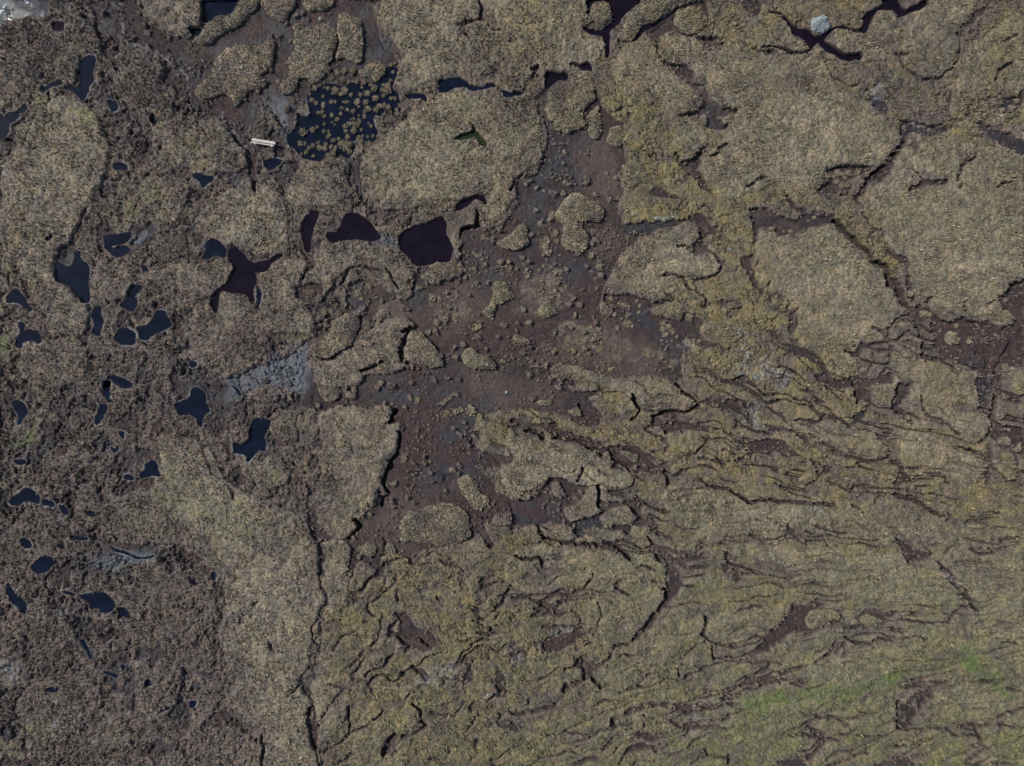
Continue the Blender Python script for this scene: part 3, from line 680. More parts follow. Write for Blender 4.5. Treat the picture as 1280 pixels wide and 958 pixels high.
MOUNDS = '''
# light grassy mounds and plateaus: strength|points|tile (q.. = half-resolution quadrants)
1|0,500 0,400 60,330 100,260 150,225 200,245 250,290 270,400 240,460 210,540 180,570 150,620 130,650 140,700 190,740 215,790 200,830 150,830 110,790 60,700 20,640 0,600|q00
.9|270,180 300,120 350,110 400,150 440,220 430,270 480,280 550,300 600,360 610,410 560,430 480,420 400,360 330,260 290,230|q00
1|500,520 560,470 620,450 690,460 710,520 720,590 700,620 640,640 580,600 520,590 480,560|q00
1|730,410 790,390 860,390 870,460 860,520 790,510 740,520 720,470|q00
1|900,380 980,320 1060,260 1130,220 1230,225 1300,240 1340,330 1300,400 1277,480 1230,550 1190,520 1130,490 1050,510 960,530 910,500 890,440|q00
1|930,-10 1400,-10 1440,60 1400,150 1350,190 1280,170 1180,190 1100,190 1060,215 1000,220 980,180 1000,130 940,60|q00
.8|-10,60 100,60 180,30 230,60 250,130 200,130 180,200 100,190 30,250 -10,250|q00
.9|340,-20 500,-20 490,60 440,80 370,50|q00
1|780,640 800,600 900,595 980,620 1020,680 1010,730 970,730 920,690 860,670 830,700 790,740 750,720|q00
1|640,680 700,640 770,650 740,710 760,760 790,800 740,830 660,830 640,770|q00
.9|500,650 560,640 580,670 540,720 450,770 400,760 350,690 400,660|q00
.8|450,800 530,730 600,740 640,780 680,850 640,900 560,940 500,900|q00
.8|380,860 430,870 440,940 390,958|q00
.7|220,660 300,640 330,700 290,740 230,730|q00
.7|380,440 460,430 470,500 420,560 370,520 340,460|q00
.7|40,870 110,840 200,850 220,900 180,958 60,958|q00
1|250,300 290,270 380,250 400,200 390,140 450,130 520,170 560,230 620,280 700,300 760,330 780,380 800,440 800,540 780,620 770,690 740,740 760,790 780,880 790,1000 650,1000 640,880 560,800 590,720 540,660 560,560 540,480 500,440 420,400 330,410 260,370|q01
1|800,60 970,55 990,90 990,150 960,190 940,300 870,390 800,350 770,280 800,200 790,130|q01
.7|400,470 500,470 540,520 530,600 450,670 400,640 350,560 350,500|q01
.7|580,200 700,180 720,250 650,260|q01
.8|100,180 200,130 230,190 120,240|q01
.8|40,560 150,560 180,640 90,680|q01
.8|60,760 200,720 260,800 160,880 60,860|q01
.8|330,700 430,700 440,800 360,840|q01
.8|480,830 560,840 640,900 640,1000 480,1000|q01
.8|810,430 880,450 860,550 810,560|q01
.9|900,640 1000,640 1010,660 950,690 890,690|q01
.9|780,740 870,760 860,850 790,900|q01
.9|900,830 960,750 1050,760 1030,850 1000,1000 880,1000|q01
.8|1010,400 1200,390 1220,440 1150,470 1030,500|q01
.8|1060,520 1240,520 1200,570 1090,560|q01
1|-10,-20 180,-20 180,80 230,100 200,160 80,180 -10,230|q10
1|370,110 420,90 520,80 560,90 600,130 740,130 770,110 800,200 880,240 930,290 970,320 960,380 900,430 840,400 780,420 770,460 700,460 640,440 560,490 480,450 470,390 540,340 490,310 550,270 490,250 490,200 430,150|q10
.8|270,110 340,100 440,190 470,250 420,290 480,300 480,360 440,390 400,350 370,250 300,250 260,200|q10
.9|90,210 150,170 210,190 190,260 150,320 90,300|q10
1|240,700 270,640 350,580 440,550 500,560 490,600 520,640 500,690 430,680 480,740 460,760 400,720 340,750|q10
1|610,580 650,560 700,590 800,555 860,620 930,690 970,760 980,780 900,830 850,880 870,930 800,940 740,880 700,820 700,770 640,720 610,640|q10
1|960,330 1100,320 1160,360 1320,400 1320,700 1210,770 1140,790 1050,750 970,680 930,590 890,520 890,460 960,400|q10
1|970,60 1050,-20 1160,-20 1110,100 1090,180 1020,190 980,150|q10
.8|1150,100 1320,20 1320,200 1200,310 1100,290 1100,180|q10
.9|780,80 880,80 870,130 820,140|q10
.8|630,40 700,60 740,120 640,130 560,90 540,50|q10
.9|880,60 950,20 970,80 960,140 880,150|q10
.9|950,820 1000,800 1030,850 1030,900 1150,920 1160,958 950,958|q10
1|-10,260 60,280 75,350 60,420 -10,430|q10
1|730,670 800,690 1050,720 1090,770 1000,790 900,740 800,700|z5
1|-20,120 80,130 150,145 210,180 310,240 250,270 150,240 60,260 -20,290|q11
1|400,260 700,300 950,290 1080,340 1200,350 1100,400 960,390 800,380 690,370 600,360 500,400 430,350 390,310|q11
.9|370,0 450,40 420,60 330,80 250,60|q11
1|680,80 840,100 910,120 940,160 900,190 820,180 740,130|q11
1|1000,-10 1150,-10 1190,90 1170,140 1050,90 990,60|q11
1|970,110 1100,160 1180,200 1180,250 1060,230 980,180|q11
1|560,400 700,410 980,420 1080,480 1120,550 900,540 700,490 560,470|q11
1|210,520 300,510 370,510 380,560 300,640 200,660 180,600|q11
1|420,560 480,590 560,560 690,550 640,620 500,660 480,640 430,650 380,700 300,690 330,600|q11
1|70,400 240,410 330,480 200,500 80,520 -10,520 -10,440|q11
1|840,650 1030,650 960,720 800,760 740,700|q11
1|1050,750 1320,770 1320,830 1100,850 970,840|q11
.9|1090,400 1320,420 1320,640 1180,640 1120,500|q11
.8|200,720 400,700 600,640 700,640 640,690 420,740 250,790|q11
.9|560,800 820,790 700,860 560,900|q11
.8|850,850 960,830 950,880 830,890|q11
.8|470,140 560,150 540,190 470,180|q11
.8|350,150 430,130 480,150 430,190 360,180|q11
.8|520,380 440,420 400,400 440,380|q11
.7|200,250 240,260 250,330 200,380 170,330|q01
.8|250,520 330,500 360,560 300,600 250,580|q01
.8|200,820 300,830 320,900 230,930|q01
.8|60,290 160,330 220,370 120,400 50,370|q01
.8|330,440 400,440 420,490 350,500|q01
.8|20,560 60,600 40,680 0,680|q01
.7|560,130 600,110 640,140 590,170|q01
'''
rng = np.random.default_rng(7)
PX = 0.125
ROWY = [0, 240, 480, 718]
def X_(px): return (px-638.0)*PX
def Y_(py): return (477.0-py)*PX
def parse(s, tile):
    tile = tile.lstrip('@')
    out = []
    for tok in s.split():
        if tok[0] == '@': tile = tok[1:]; continue
        a, b = tok.split(',')[:2]
        a = float(a); b = float(b)
        if tile == 'z5': o = (320+a/1.995, 120+b/1.995)
        elif tile == 'z7': o = (560+a/5.32, 230+b/5.32)
        elif tile == 'z8': o = (340+a/6.387, 60+b/6.387)
        elif tile[0] == 'q': o = (640*int(tile[1])+a/1.995, 478*int(tile[2])+b/1.995)
        elif tile == 'F': o = (a, b)
        else: o = (320*int(tile[0])+a/3.99, ROWY[int(tile[1])]+b/3.99)
        out.append(o)
    return np.array(out, dtype=np.float64)
def lines(t):
    return [l for l in t.strip().split('\n') if l and l[0] != '#']
# ---------------------------------------------------------------- noise
def _h(ix, iy, s):
    n = (ix.astype(np.int64)*374761393 + iy.astype(np.int64)*668265263 + s*1442695041) & 0xffffffff
    n = ((n ^ (n >> 13))*1274126177) & 0xffffffff
    n = (n ^ (n >> 16)) & 0xffffff
    return n.astype(np.float32)/np.float32(0xffffff)
def vn(x, y, s):
    fx = np.floor(x); fy = np.floor(y); tx = (x-fx).astype(np.float32); ty = (y-fy).astype(np.float32)
    ix = fx.astype(np.int64); iy = fy.astype(np.int64)
    tx = tx*tx*(3-2*tx); ty = ty*ty*(3-2*ty)
    a = _h(ix, iy, s); b = _h(ix+1, iy, s); c = _h(ix, iy+1, s); d = _h(ix+1, iy+1, s)
    return (a+(b-a)*tx)*(1-ty)+(c+(d-c)*tx)*ty
def fbm(x, y, sc, s, o=3):
    r = 0; a = 1.0; t = 0
    for k in range(o):
        r = r + a*vn(x/sc+17.3*k, y/sc-9.1*k, s+k*31); t += a; a *= .55; sc *= .5
    return r/t
def worley(x, y, sc, s):
    "nearest and second nearest distance (in cells) and a random number per cell"
    x = x/sc; y = y/sc; fx = np.floor(x); fy = np.floor(y)
    f1 = np.full(x.shape, 9., np.float32); f2 = f1.copy(); idv = np.zeros(x.shape, np.float32)
    for i in (-1, 0, 1):
        for j in (-1, 0, 1):
            cx = (fx+i).astype(np.int64); cy = (fy+j).astype(np.int64)
            hx = _h(cx, cy, s); hy = _h(cx, cy, s+7)
            d = np.sqrt((cx+hx-x)**2+(cy+hy-y)**2).astype(np.float32)
            n = d < f1
            f2 = np.where(n, f1, np.minimum(f2, d)); f1 = np.where(n, d, f1); idv = np.where(n, _h(cx, cy, s+13), idv)
    return f1, f2, idv
def blur(A, r, k=2):
    for _ in range(k):
        for ax in (0, 1):
            P = np.concatenate([np.repeat(np.take(A, [0], ax), r+1, ax), A, np.repeat(np.take(A, [-1], ax), r, ax)], ax)
            S = np.cumsum(P, ax, dtype=np.float64); n = A.shape[ax]
            A = ((np.take(S, range(2*r+1, 2*r+1+n), ax)-np.take(S, range(0, n), ax))/(2*r+1)).astype(np.float32)
    return A
def ss(a, b, v):
    t = np.clip((v-a)/(b-a), 0, 1); return t*t*(3-2*t)
def warp(x, y, k=1.0):
    wx = x + k*(5.0*(vn(x/17, y/17, 1)-.5) + 3.2*(vn(x/7, y/7, 2)-.5) + 1.9*(vn(x/3.1, y/3.1, 3)-.5))
    wy = y + k*(5.0*(vn(x/17, y/17, 4)-.5) + 3.2*(vn(x/7, y/7, 5)-.5) + 1.9*(vn(x/3.1, y/3.1, 6)-.5))
    return wx, wy
def smooth_poly(p, closed=True, n=2):
    out = []; N = len(p)
    rngk = range(N if closed else N-1)
    for i in rngk:
        if closed: a, b, c, d = p[i-1], p[i], p[(i+1) % N], p[(i+2) % N]
        else: a, b, c, d = p[max(i-1, 0)], p[i], p[i+1], p[min(i+2, N-1)]
        for k in range(n):
            t = k/n
            out.append(.5*((2*b)+(c-a)*t+(2*a-5*b+4*c-d)*t*t+(3*b-a-3*c+d)*t**3))
    if not closed: out.append(p[-1])
    return np.array(out)
def seg_d2(x, y, p, q):
    vx, vy = q[0]-p[0], q[1]-p[1]; L = vx*vx+vy*vy+1e-9
    t = np.clip(((x-p[0])*vx+(y-p[1])*vy)/L, 0, 1)
    dx = x-p[0]-t*vx; dy = y-p[1]-t*vy
    return dx*dx+dy*dy
def sdf(x, y, poly, closed=True):
    "signed distance, positive inside (closed) or minus distance (open line)"
    x = x.astype(np.float32); y = y.astype(np.float32)
    d2 = np.full(x.shape, 1e9, np.float32); ins = np.zeros(x.shape, bool)
    N = len(poly)
    for i in range(N if closed else N-1):
        p = poly[i].astype(np.float32); q = poly[(i+1) % N].astype(np.float32)
        np.minimum(d2, seg_d2(x, y, p, q), out=d2)
        if closed and p[1] != q[1]:
            c = (y < max(p[1], q[1])) & (y >= min(p[1], q[1]))
            ins ^= c & (x < p[0]+(y-p[1])*(q[0]-p[0])/(q[1]-p[1]))
    d = np.sqrt(d2)
    return np.where(ins, d, -d) if closed else -d
# ---------------------------------------------------------------- ground arrays
GX0, GX1, GY0, GY1 = -150, 1430, -130, 1090
gx = np.arange(GX0, GX1+1, dtype=np.float32); gy = np.arange(GY0, GY1+1, dtype=np.float32)
X, Y = np.meshgrid(gx, gy)
WX, WY = warp(X, Y); VX, VY = warp(X, Y, .6)
def box(p, m):
    a = max(int(p[:, 0].min()-m)-GX0, 0); b = min(int(p[:, 0].max()+m)+1-GX0, len(gx))
    c = max(int(p[:, 1].min()-m)-GY0, 0); d = min(int(p[:, 1].max()+m)+1-GY0, len(gy))
    return (slice(c, d), slice(a, b))
def relief(x, y):
    wx = x+2.2*(vn(x/4, y/4, 44)-.5); wy = y+2.2*(vn(x/4, y/4, 45)-.5)
    a, _, _ = worley(wx, wy, 4.3, 41); b, _, _ = worley(wx, wy, 9.5, 42)
    m = .45+.9*fbm(x, y, 50, 47, 2)
    return (.25*(fbm(x, y, 46, 40, 2)-.5) + m*(.20*(.55-np.minimum(a, 1)) + .22*(.5-np.minimum(b, 1))) + .12*(vn(x/1.9, y/1.9, 43)-.5)).astype(np.float32)
def rough_zone(x, y):
    "broken heathery ground is lumpier"
    return ss(.25, .8, zones(x, y)['b']) if ZC else 0
ZL = [(l.split('|')[0], float(l.split('|')[1]), float(l.split('|')[2]), parse(l.split('|')[3], 'F')) for l in lines(ZONES)]
ZC = {}
def zone_grid():
    Z = {k: np.zeros(X.shape, np.float32) for k in 'oygbpwsrtm'}
    jx = X + 16*(vn(X/13, Y/13, 11)-.5) + 7*(vn(X/4, Y/4, 12)-.5); jy = Y + 16*(vn(X/13, Y/13, 13)-.5) + 7*(vn(X/4, Y/4, 14)-.5)
    kx = X + 5*(vn(X/5, Y/5, 15)-.5); ky = Y + 5*(vn(X/5, Y/5, 16)-.5)
    for c, w, s, p in ZL:
        b = box(p, w*2+14)
        ux, uy = (jx[b], jy[b]) if w > 6.5 else (kx[b], ky[b])
        d = -sdf(ux, uy, p, False)
        v = s*(1-ss(.35*w, 1.75*w, d)) if w > 6.5 else s*(1-ss(.4*w, 1.3*w+.8, d))*(.4+.9*vn(X[b]/2.3, Y[b]/2.3, 18))
        Z[c][b] = np.maximum(Z[c][b], v)
    return Z
ZG = zone_grid()
BL = ZG['b']
LEFT = ss(560, 250, X)
FIG = np.zeros(X.shape, np.float32)          # light grassy mounds against the mossy, heathery ground between them
FX, FY = X+9*(fbm(X, Y, 22, 31, 3)-.5)*2, Y+9*(fbm(X, Y, 22, 33, 3)-.5)*2
for l in lines(MOUNDS):
    st_, pts, tl = l.split('|'); q = smooth_poly(parse(pts, tl), True, 2); b = box(q, 12)
    FIG[b] = np.maximum(FIG[b], float(st_)*ss(-1.5, 2.8, sdf(FX[b], FY[b], q)))
OUTF = ss(0, 8, np.maximum(np.maximum(-X, X-1276), np.maximum(-Y, Y-956)))
FIG = np.maximum(FIG*(1-OUTF), OUTF*ss(.45, .52, fbm(X, Y, 80, 35, 3)))
# direction of the long gullies that fan out over the lower right
KS = np.clip(.36-(Y-540)*.0020, -.38, .40)
SU = X*.16; SV = Y-(X-760)*KS
FAN = ss(430, 560, Y+.25*(X-640))*ss(330, 470, X)
Zh = relief(X, Y)*(1+.5*BL+.35*LEFT*(1-FIG))-(.26+.10*LEFT)*(1-FIG) + (BL*.5*(fbm(X, Y, 13, 60, 3)-.55)).astype(np.float32)
VEG = np.ones(X.shape, np.float32); PALE = np.zeros(X.shape, np.float32); CR = np.zeros(X.shape, np.float32)
# beyond the picture: the same kind of broken ground, made from noise
OUT = np.maximum(np.maximum(-X, X-1276), np.maximum(-Y, Y-956))
n1 = np.abs(fbm(X+30, Y, 95, 70, 4)-.5)
n1 = (1-ss(.008, .018, n1))*ss(1, 8, OUT)
Zh = Zh*(1-n1)-.75*n1; VEG *= 1-n1
# small cracks of the roughest ground
n2 = np.abs(fbm(X, Y+500, 26, 77, 3)-.5)
n2 = (1-ss(.004, .018, n2))*ss(.3, .8, BL)*ss(.42, .6, vn(X/60, Y/60, 79))
Zh -= .35*n2; VEG *= 1-n2*.8
SW = SV+20*(fbm(X, Y, 26, 80, 2)-.5)
n3 = np.abs(fbm(SU+900+1.2*(vn(X/5, Y/5, 81)-.5), SW, 17, 83, 3)-.5)
n3 = (1-ss(.016, .050, n3))*ss(.36, .50, fbm(X+70, Y, 44, 84, 2))*FAN*(1-.45*FIG)
Zh += FAN*.55*(fbm(SU+40, SW, 15, 85, 2)-.5)
Zh -= .62*n3; VEG *= 1-n3
st2 = np.abs(fbm(X, Y+300, 24, 86, 3)-.5)
n4 = (1-ss(.004, .020, st2))*ss(.45, .58, fbm(X, Y, 45, 87, 2))*(1-FIG)*(1-FAN)
Zh -= .40*n4; VEG *= 1-n4
# winding wet hollows between the mounds of the left third
n5 = ss(.555, .60, fbm(X+40, Y, 24, 91, 3))*(1-ss(.1, .5, FIG))*ss(700, 400, X)*(1-FAN)
n6 = (1-ss(.012, .035, np.abs(fbm(X+400, Y, 34, 94, 3)-.5)))*(1-ss(.3, .8, FIG))*ss(620, 420, X)*(1-FAN)
n5 = np.maximum(n5, n6*.9)
Zh -= .24*n5; VEG *= 1-.92*n5; ZG['s'] = np.maximum(ZG['s'], n5*ss(.4, .6, fbm(X, Y, 40, 95, 2)))
flo = (.10*(fbm(X, Y, 40, 50, 2)-.5)+.10*(vn(X/2.6, Y/2.6, 55)-.5)*(vn(X/25, Y/25, 56))+.07*(vn(X/7, Y/7, 54)-.5)).astype(np.float32)
# moss ground: rounded cushions with bare wet gaps between
wf1, wf2, wid = worley(X+9*(vn(X/9, Y/9, 57)-.5)+4*(vn(X/3, Y/3, 157)-.5), Y+9*(vn(X/9, Y/9, 58)-.5)+4*(vn(X/3, Y/3, 158)-.5), 6.8, 59)
mo = np.maximum(ZG['o'], 0)*ss(.4, .6, fbm(X, Y, 22, 61, 2))*ss(0, .5, 1-ZG['g'])
gap = (1-ss(.06, .30, wf2-wf1))*ss(.15, .5, mo)*ss(.3, .55, vn(X/8, Y/8, 159))
Zh -= .22*gap; VEG *= 1-.85*gap
gap2 = (1-ss(.05, .28, wf2-wf1))*np.maximum(ss(.3, .8, BL), .7*ss(520, 300, X))*ss(.48, .62, fbm(X, Y, 18, 63, 2))
Zh -= .25*gap2; VEG *= 1-.6*gap2
for l in lines(FEATS):
    ty, par, pts, tile = l.split('|')
    p = parse(pts, tile)
    if ty in 'LH':
        q = smooth_poly(p, True, 2) if len(p) < 60 else p
        b = box(q, 6); d = sdf(WX[b], WY[b], q)
        f = float(par)
        if ty == 'L':
            kk_ = 1+5*ss(.45, .8, vn(X[b]/28, Y[b]/28, 92)); d = d+1.6*(vn(X[b]/3, Y[b]/3, 93)-.5)*kk_**.5; m = ss(-.3*kk_, .6*kk_, d); f *= 1.05; fl = flo[b]*(.7+f) - f - .12*(1-ss(0, 6, d))
            Zh[b] = Zh[b]*(1-m)+np.minimum(Zh[b], fl)*m; VEG[b] *= 1-m
        else:
            m = ss(-.6, 1.6, d) if f > .38 else ss(-4, 5, d)
            Zh[b] = Zh[b]*(1-m)+(np.maximum(Zh[b], -.85+f+relief(X[b], Y[b])*(1 if f > .38 else .35)))*m
            if f > .38: VEG[b] = np.maximum(VEG[b], m); FIG[b] = np.maximum(FIG[b], m)
            else:
                VEG[b] = np.maximum(VEG[b], m*ss(.52, .62, fbm(X[b], Y[b], 6, 90, 2))*.9); CR[b] = np.maximum(CR[b], m)
    elif ty == 'C':
        w, dep = par.split(','); w = float(w)/3.99; dep = float(dep)*1.15
        q = smooth_poly(p, False, 2); b = box(q, w+6)
        d = -sdf(WX[b], WY[b], q, False)
        ww = w/2*(.75+.7*vn(X[b]/11, Y[b]/11, 88))
        m = 1-ss(ww-.45, ww+.75, d)
        ch = vn(X[b]/14, Y[b]/14, 89)
        lt = tile in ('@00', '@01', '@02', '@03')
        dep = dep*(.45+.8*ch)*.6 if lt else dep*(.85+.6*ch)
        m = m*ss(.05, .25, ch) if lt else m
        Zh[b] = np.minimum(Zh[b], Zh[b]*(1-m)-dep*m); VEG[b] *= 1-m*ss(.0, .35, dep)
    else: raise ValueError(l)
# crumbs of turf scattered over the bare peat
cf1, _, cid_ = worley(X, Y, 5.2, 501)
cg1, _, cgi = worley(X+4*(vn(X/5, Y/5, 508)-.5), Y+4*(vn(X/5, Y/5, 509)-.5), 15, 506)
FL0 = ss(.5, .1, blur(VEG, 2, 1))
crumb = ss(.30, .16, cf1/(.35+.9*cid_))*(cid_ > .45)*ss(.46, .56, fbm(X+60, Y, 34, 502, 3))*FL0
isl = ss(.26, .17, cg1/(.3+.9*cgi))*(cgi > .5)*ss(.47, .52, fbm(X+160, Y, 60, 507, 2))*FL0
Zh += .42*isl; VEG = np.maximum(VEG, isl*.95)
Zh += .30*crumb; VEG = np.maximum(VEG, crumb)
FLOOR = (VEG < .3).astype(np.float32)
POOLS = []
for l in lines(POOLT):
    lev, kind, pts, tile, label = l.split('|')
    p = parse(pts, tile); q = smooth_poly(p, True, 3); lev = float(lev)
    b = box(q, 7); d = sdf(VX[b], VY[b], q)
    if tile == 'z8': d = d-0
    bank = ss(-3.4, -2.6, d)*(d < 0)
    Zh[b] = np.where(d < 0, np.where(bank > .5, np.maximum(Zh[b], lev+.05), Zh[b]), np.minimum(Zh[b], lev-.03-np.minimum(d*.12, .5)))
    VEG[b] *= 1-ss(-1.2, .2, d); FLOOR[b] *= d < -1.5
    if kind == 'b':
        PALE[b] = np.maximum(PALE[b], np.exp(-((d+.5)/1.1)**2)*ss(.5, .8, vn(X[b]/9, Y[b]/9, 99))*(.3+.6*vn(X[b]/2, Y[b]/2, 98)))
    POOLS.append((lev, kind, label, b, d))
# ---------------------------------------------------------------- real ground colours (no light or shade in them)
COL = dict(straw=(.270, .230, .168), tan=(.232, .202, .140), brown=(.165, .134, .108), matrix=(.175, .148, .102), pinkb=(.225, .186, .162), o=(.218, .183, .097),
           y=(.208, .202, .116), g=(.125, .155, .065), b=(.140, .115, .104), p=(.32, .275, .205), w=(.34, .355, .37),
           peat=(.048, .037, .038), s=(.031, .032, .039), r=(.062, .041, .042), t=(.115, .086, .075), m=(.080, .092, .112), wall=(.038, .029, .027), thatch=(.11, .085, .05))
COL = {k: np.array(v, np.float32) for k, v in COL.items()}
def mix(c, k, m):
    m = np.clip(m, 0, 1)[..., None]; return c*(1-m)+COL[k]*m
def albedo(x, y, Z, veg, pale, crust, edge=0.0, fig=1.0, fan=0.0, su=None, sv=None):
    edge = edge+0*x; fig = fig+0*x; fan = fan+0*x
    n = fbm(x, y, 70, 200, 3); f = fbm(x, y, 14, 210, 3); s_ = vn(x/3.3, y/3.3, 220); s2 = vn(x/1.6, y/1.6, 221)
    wx = x+2.2*(vn(x/4, y/4, 44)-.5); wy = y+2.2*(vn(x/4, y/4, 45)-.5)
    _, _, cid = worley(wx, wy, 4.3, 41); _, _, cid2 = worley(wx, wy, 9.5, 42)
    c = np.zeros(x.shape+(3,), np.float32)+COL['tan']
    c = mix(c, 'straw', ss(.4, .65, n)); c = mix(c, 'brown', .75*ss(.5, .7, f))
    left = ss(560, 250, x); c = mix(c, 'pinkb', .85*left*ss(.3, .55, fbm(x, y, 20, 230, 2)))
    right = ss(500, 900, x+(y-400)*.5); c = mix(c, 'tan', .35*right); c = mix(c, 'p', .55*left*fig*ss(.35, .6, fbm(x, y, 26, 208, 2)))
    # ground between the mounds: heather and dark sedge on the left, ochre and olive moss elsewhere
    mx = np.zeros_like(c)+COL['matrix']; mx = mix(mx, 'b', left*.55+.25*ss(.4, .7, f)); mx = mix(mx, 'pinkb', .55*left*ss(.5, .7, f))
    mx = mix(mx, 'o', (1-left)*ss(.35, .6, fbm(x, y, 30, 305, 3))); mx = mix(mx, 'brown', (1-left)*.8*ss(.5, .68, fbm(x, y, 18, 306, 3)))
    c = c+(mx-c)*((1-fig)*.9)[..., None]
    if su is not None:
        sn = fbm(su, sv, 9, 307, 3)
        c = mix(c, 'o', fan*.6*ss(.48, .66, sn)*(1-.4*fig)); c = mix(c, 'b', fan*.6*ss(.50, .36, sn)*(1-.6*fig)*ss(.3, .6, f))
        c = mix(c, 'y', fan*.35*ss(560, 900, y))
    pat = .35+1.1*ss(.25, .7, fbm(x, y, 24, 270, 3))
    for k in 'pbyog': c = mix(c, k, Z[k]*(.45+.7*cid2)*(pat if k not in 'go' else .6+.4*pat)*.95)
    c = mix(c, 'b', .35*ss(.55, .8, vn(x/6, y/6, 240))*(.4+.6*left))
    R = np.clip(.15+.35*(1-fig)+.5*left+.7*Z['b']+.4*ss(.5, .7, fbm(x, y, 90, 205, 2))-1.3*Z['p'], 0, 1)
    c = mix(c, 'b', R*.85*ss(.5, .64, fbm(x, y, 13, 280, 3)))
    ed = edge*np.clip(1-1.2*Z['o'], 0, 1); c = mix(c, 'pinkb', ed*.6); c = mix(c, 'b', .75*ed*ss(.36, .58, f))
    v = c*(.70+.5*s2+.22*(cid-.5)+.22*(cid2-.5))[..., None]
    v = v*(1+np.stack([.10*(cid2-.5), 0*cid2, -.12*(cid2-.5)], -1))
    lo = np.zeros(x.shape+(3,), np.float32)+COL['peat']
    lo = mix(lo, 't', .45*ss(.42, .68, fbm(x, y, 26, 260, 4))); lo = mix(lo, 'r', .35*ss(.4, .6, n)); lo = mix(lo, 't', Z['t']*.8); lo = mix(lo, 'r', Z['r']); lo = mix(lo, 's', Z['s']*.8*ss(.32, .56, fbm(x, y, 16, 290, 3)))
    lo = mix(lo, 'm', Z['m'])
    lo = mix(lo, 't', crust*.75*ss(.3, .6, f))
    lo = mix(lo, 't', .5*ss(.68, .8, vn(x/2.4, y/2.4, 251))*(1-Z['s']))
    lo = lo*(.68+.45*s2+.2*s_)[..., None]
    out = lo+(v-lo)*veg[..., None]
    out = mix(out, 'w', Z['w']*.7*ss(.3, .6, vn(x/2.5, y/2.5, 295))); out = mix(out, 'w', pale*.75)
    return out
EDGE = ss(.05, .55, 1-blur(VEG, 9))
ALB = albedo(X, Y, ZG, VEG, PALE, CR, EDGE, FIG, FAN, SU, SV)
gyy, gxx = np.gradient(Zh); SL = np.sqrt(gxx**2+gyy**2)
ALB = mix(ALB, 'wall', ss(.22, .5, SL)*(1-.55*VEG))      # the cut peat faces
RILL = (1-ss(.004, .022, np.abs(fbm(X+200, Y, 30, 401, 3)-.5)))*ss(.45, .6, fbm(X, Y, 50, 402, 2))*FLOOR
Zh -= .09*RILL
ALB = mix(ALB, 's', .55*RILL)
WET = np.clip(ZG['s']*(1-VEG)*.7*ss(.32, .56, fbm(X, Y, 16, 290, 3))+PALE*.2+(1-VEG)*.1+ZG['m']*(1-VEG)*.8, 0, 1)
def samp(A, x, y):
    i = np.clip(np.rint(y-GY0).astype(int), 0, A.shape[0]-1); j = np.clip(np.rint(x-GX0).astype(int), 0, A.shape[1]-1)
    return A[i, j]
# ---------------------------------------------------------------- mesh builders
def mesh_np(name, V, F, mat, col=None, wet=None, smooth=True):
    me = bpy.data.meshes.new(name); k = F.shape[1]
    me.vertices.add(len(V)); me.vertices.foreach_set('co', np.ascontiguousarray(V, np.float32).ravel())
    me.loops.add(F.size); me.loops.foreach_set('vertex_index', np.ascontiguousarray(F, np.int32).ravel())
    me.polygons.add(len(F)); me.polygons.foreach_set('loop_start', np.arange(0, F.size, k, dtype=np.int32))
    me.polygons.foreach_set('use_smooth', np.full(len(F), smooth, bool))
    me.materials.append(mat); me.update(calc_edges=True)
    if col is not None:
        a = me.attributes.new('tint', 'FLOAT_COLOR', 'POINT')
        c = np.ones((len(V), 4), np.float32); c[:, :3] = col
        a.data.foreach_set('color', c.ravel())
    if wet is not None:
        a = me.attributes.new('wet', 'FLOAT', 'POINT'); a.data.foreach_set('value', np.ascontiguousarray(wet, np.float32))
    return me
def link(name, me, parent=None, loc=None):
    o = bpy.data.objects.new(name, me); C.objects.link(o)
    if parent: o.parent = parent
    if loc is not None: o.location = loc
    return o
def tag(o, label=None, cat=None, group=None, kind=None):
    for k, v in (('label', label), ('category', cat), ('group', group), ('kind', kind)):
        if v: o[k] = v
    return o
def grid_faces(h, w, keep=None):
    i = np.arange(h*w).reshape(h, w)
    F = np.stack([i[:-1, :-1], i[1:, :-1], i[1:, 1:], i[:-1, 1:]], -1)
    if keep is not None: F = F[keep[:-1, :-1] & keep[1:, :-1] & keep[1:, 1:] & keep[:-1, 1:]]
    return F.reshape(-1, 4)
def compact(V, F, *arr):
    u, inv = np.unique(F, return_inverse=True)
    return (V[u], inv.reshape(F.shape)) + tuple(a[u] for a in arr)
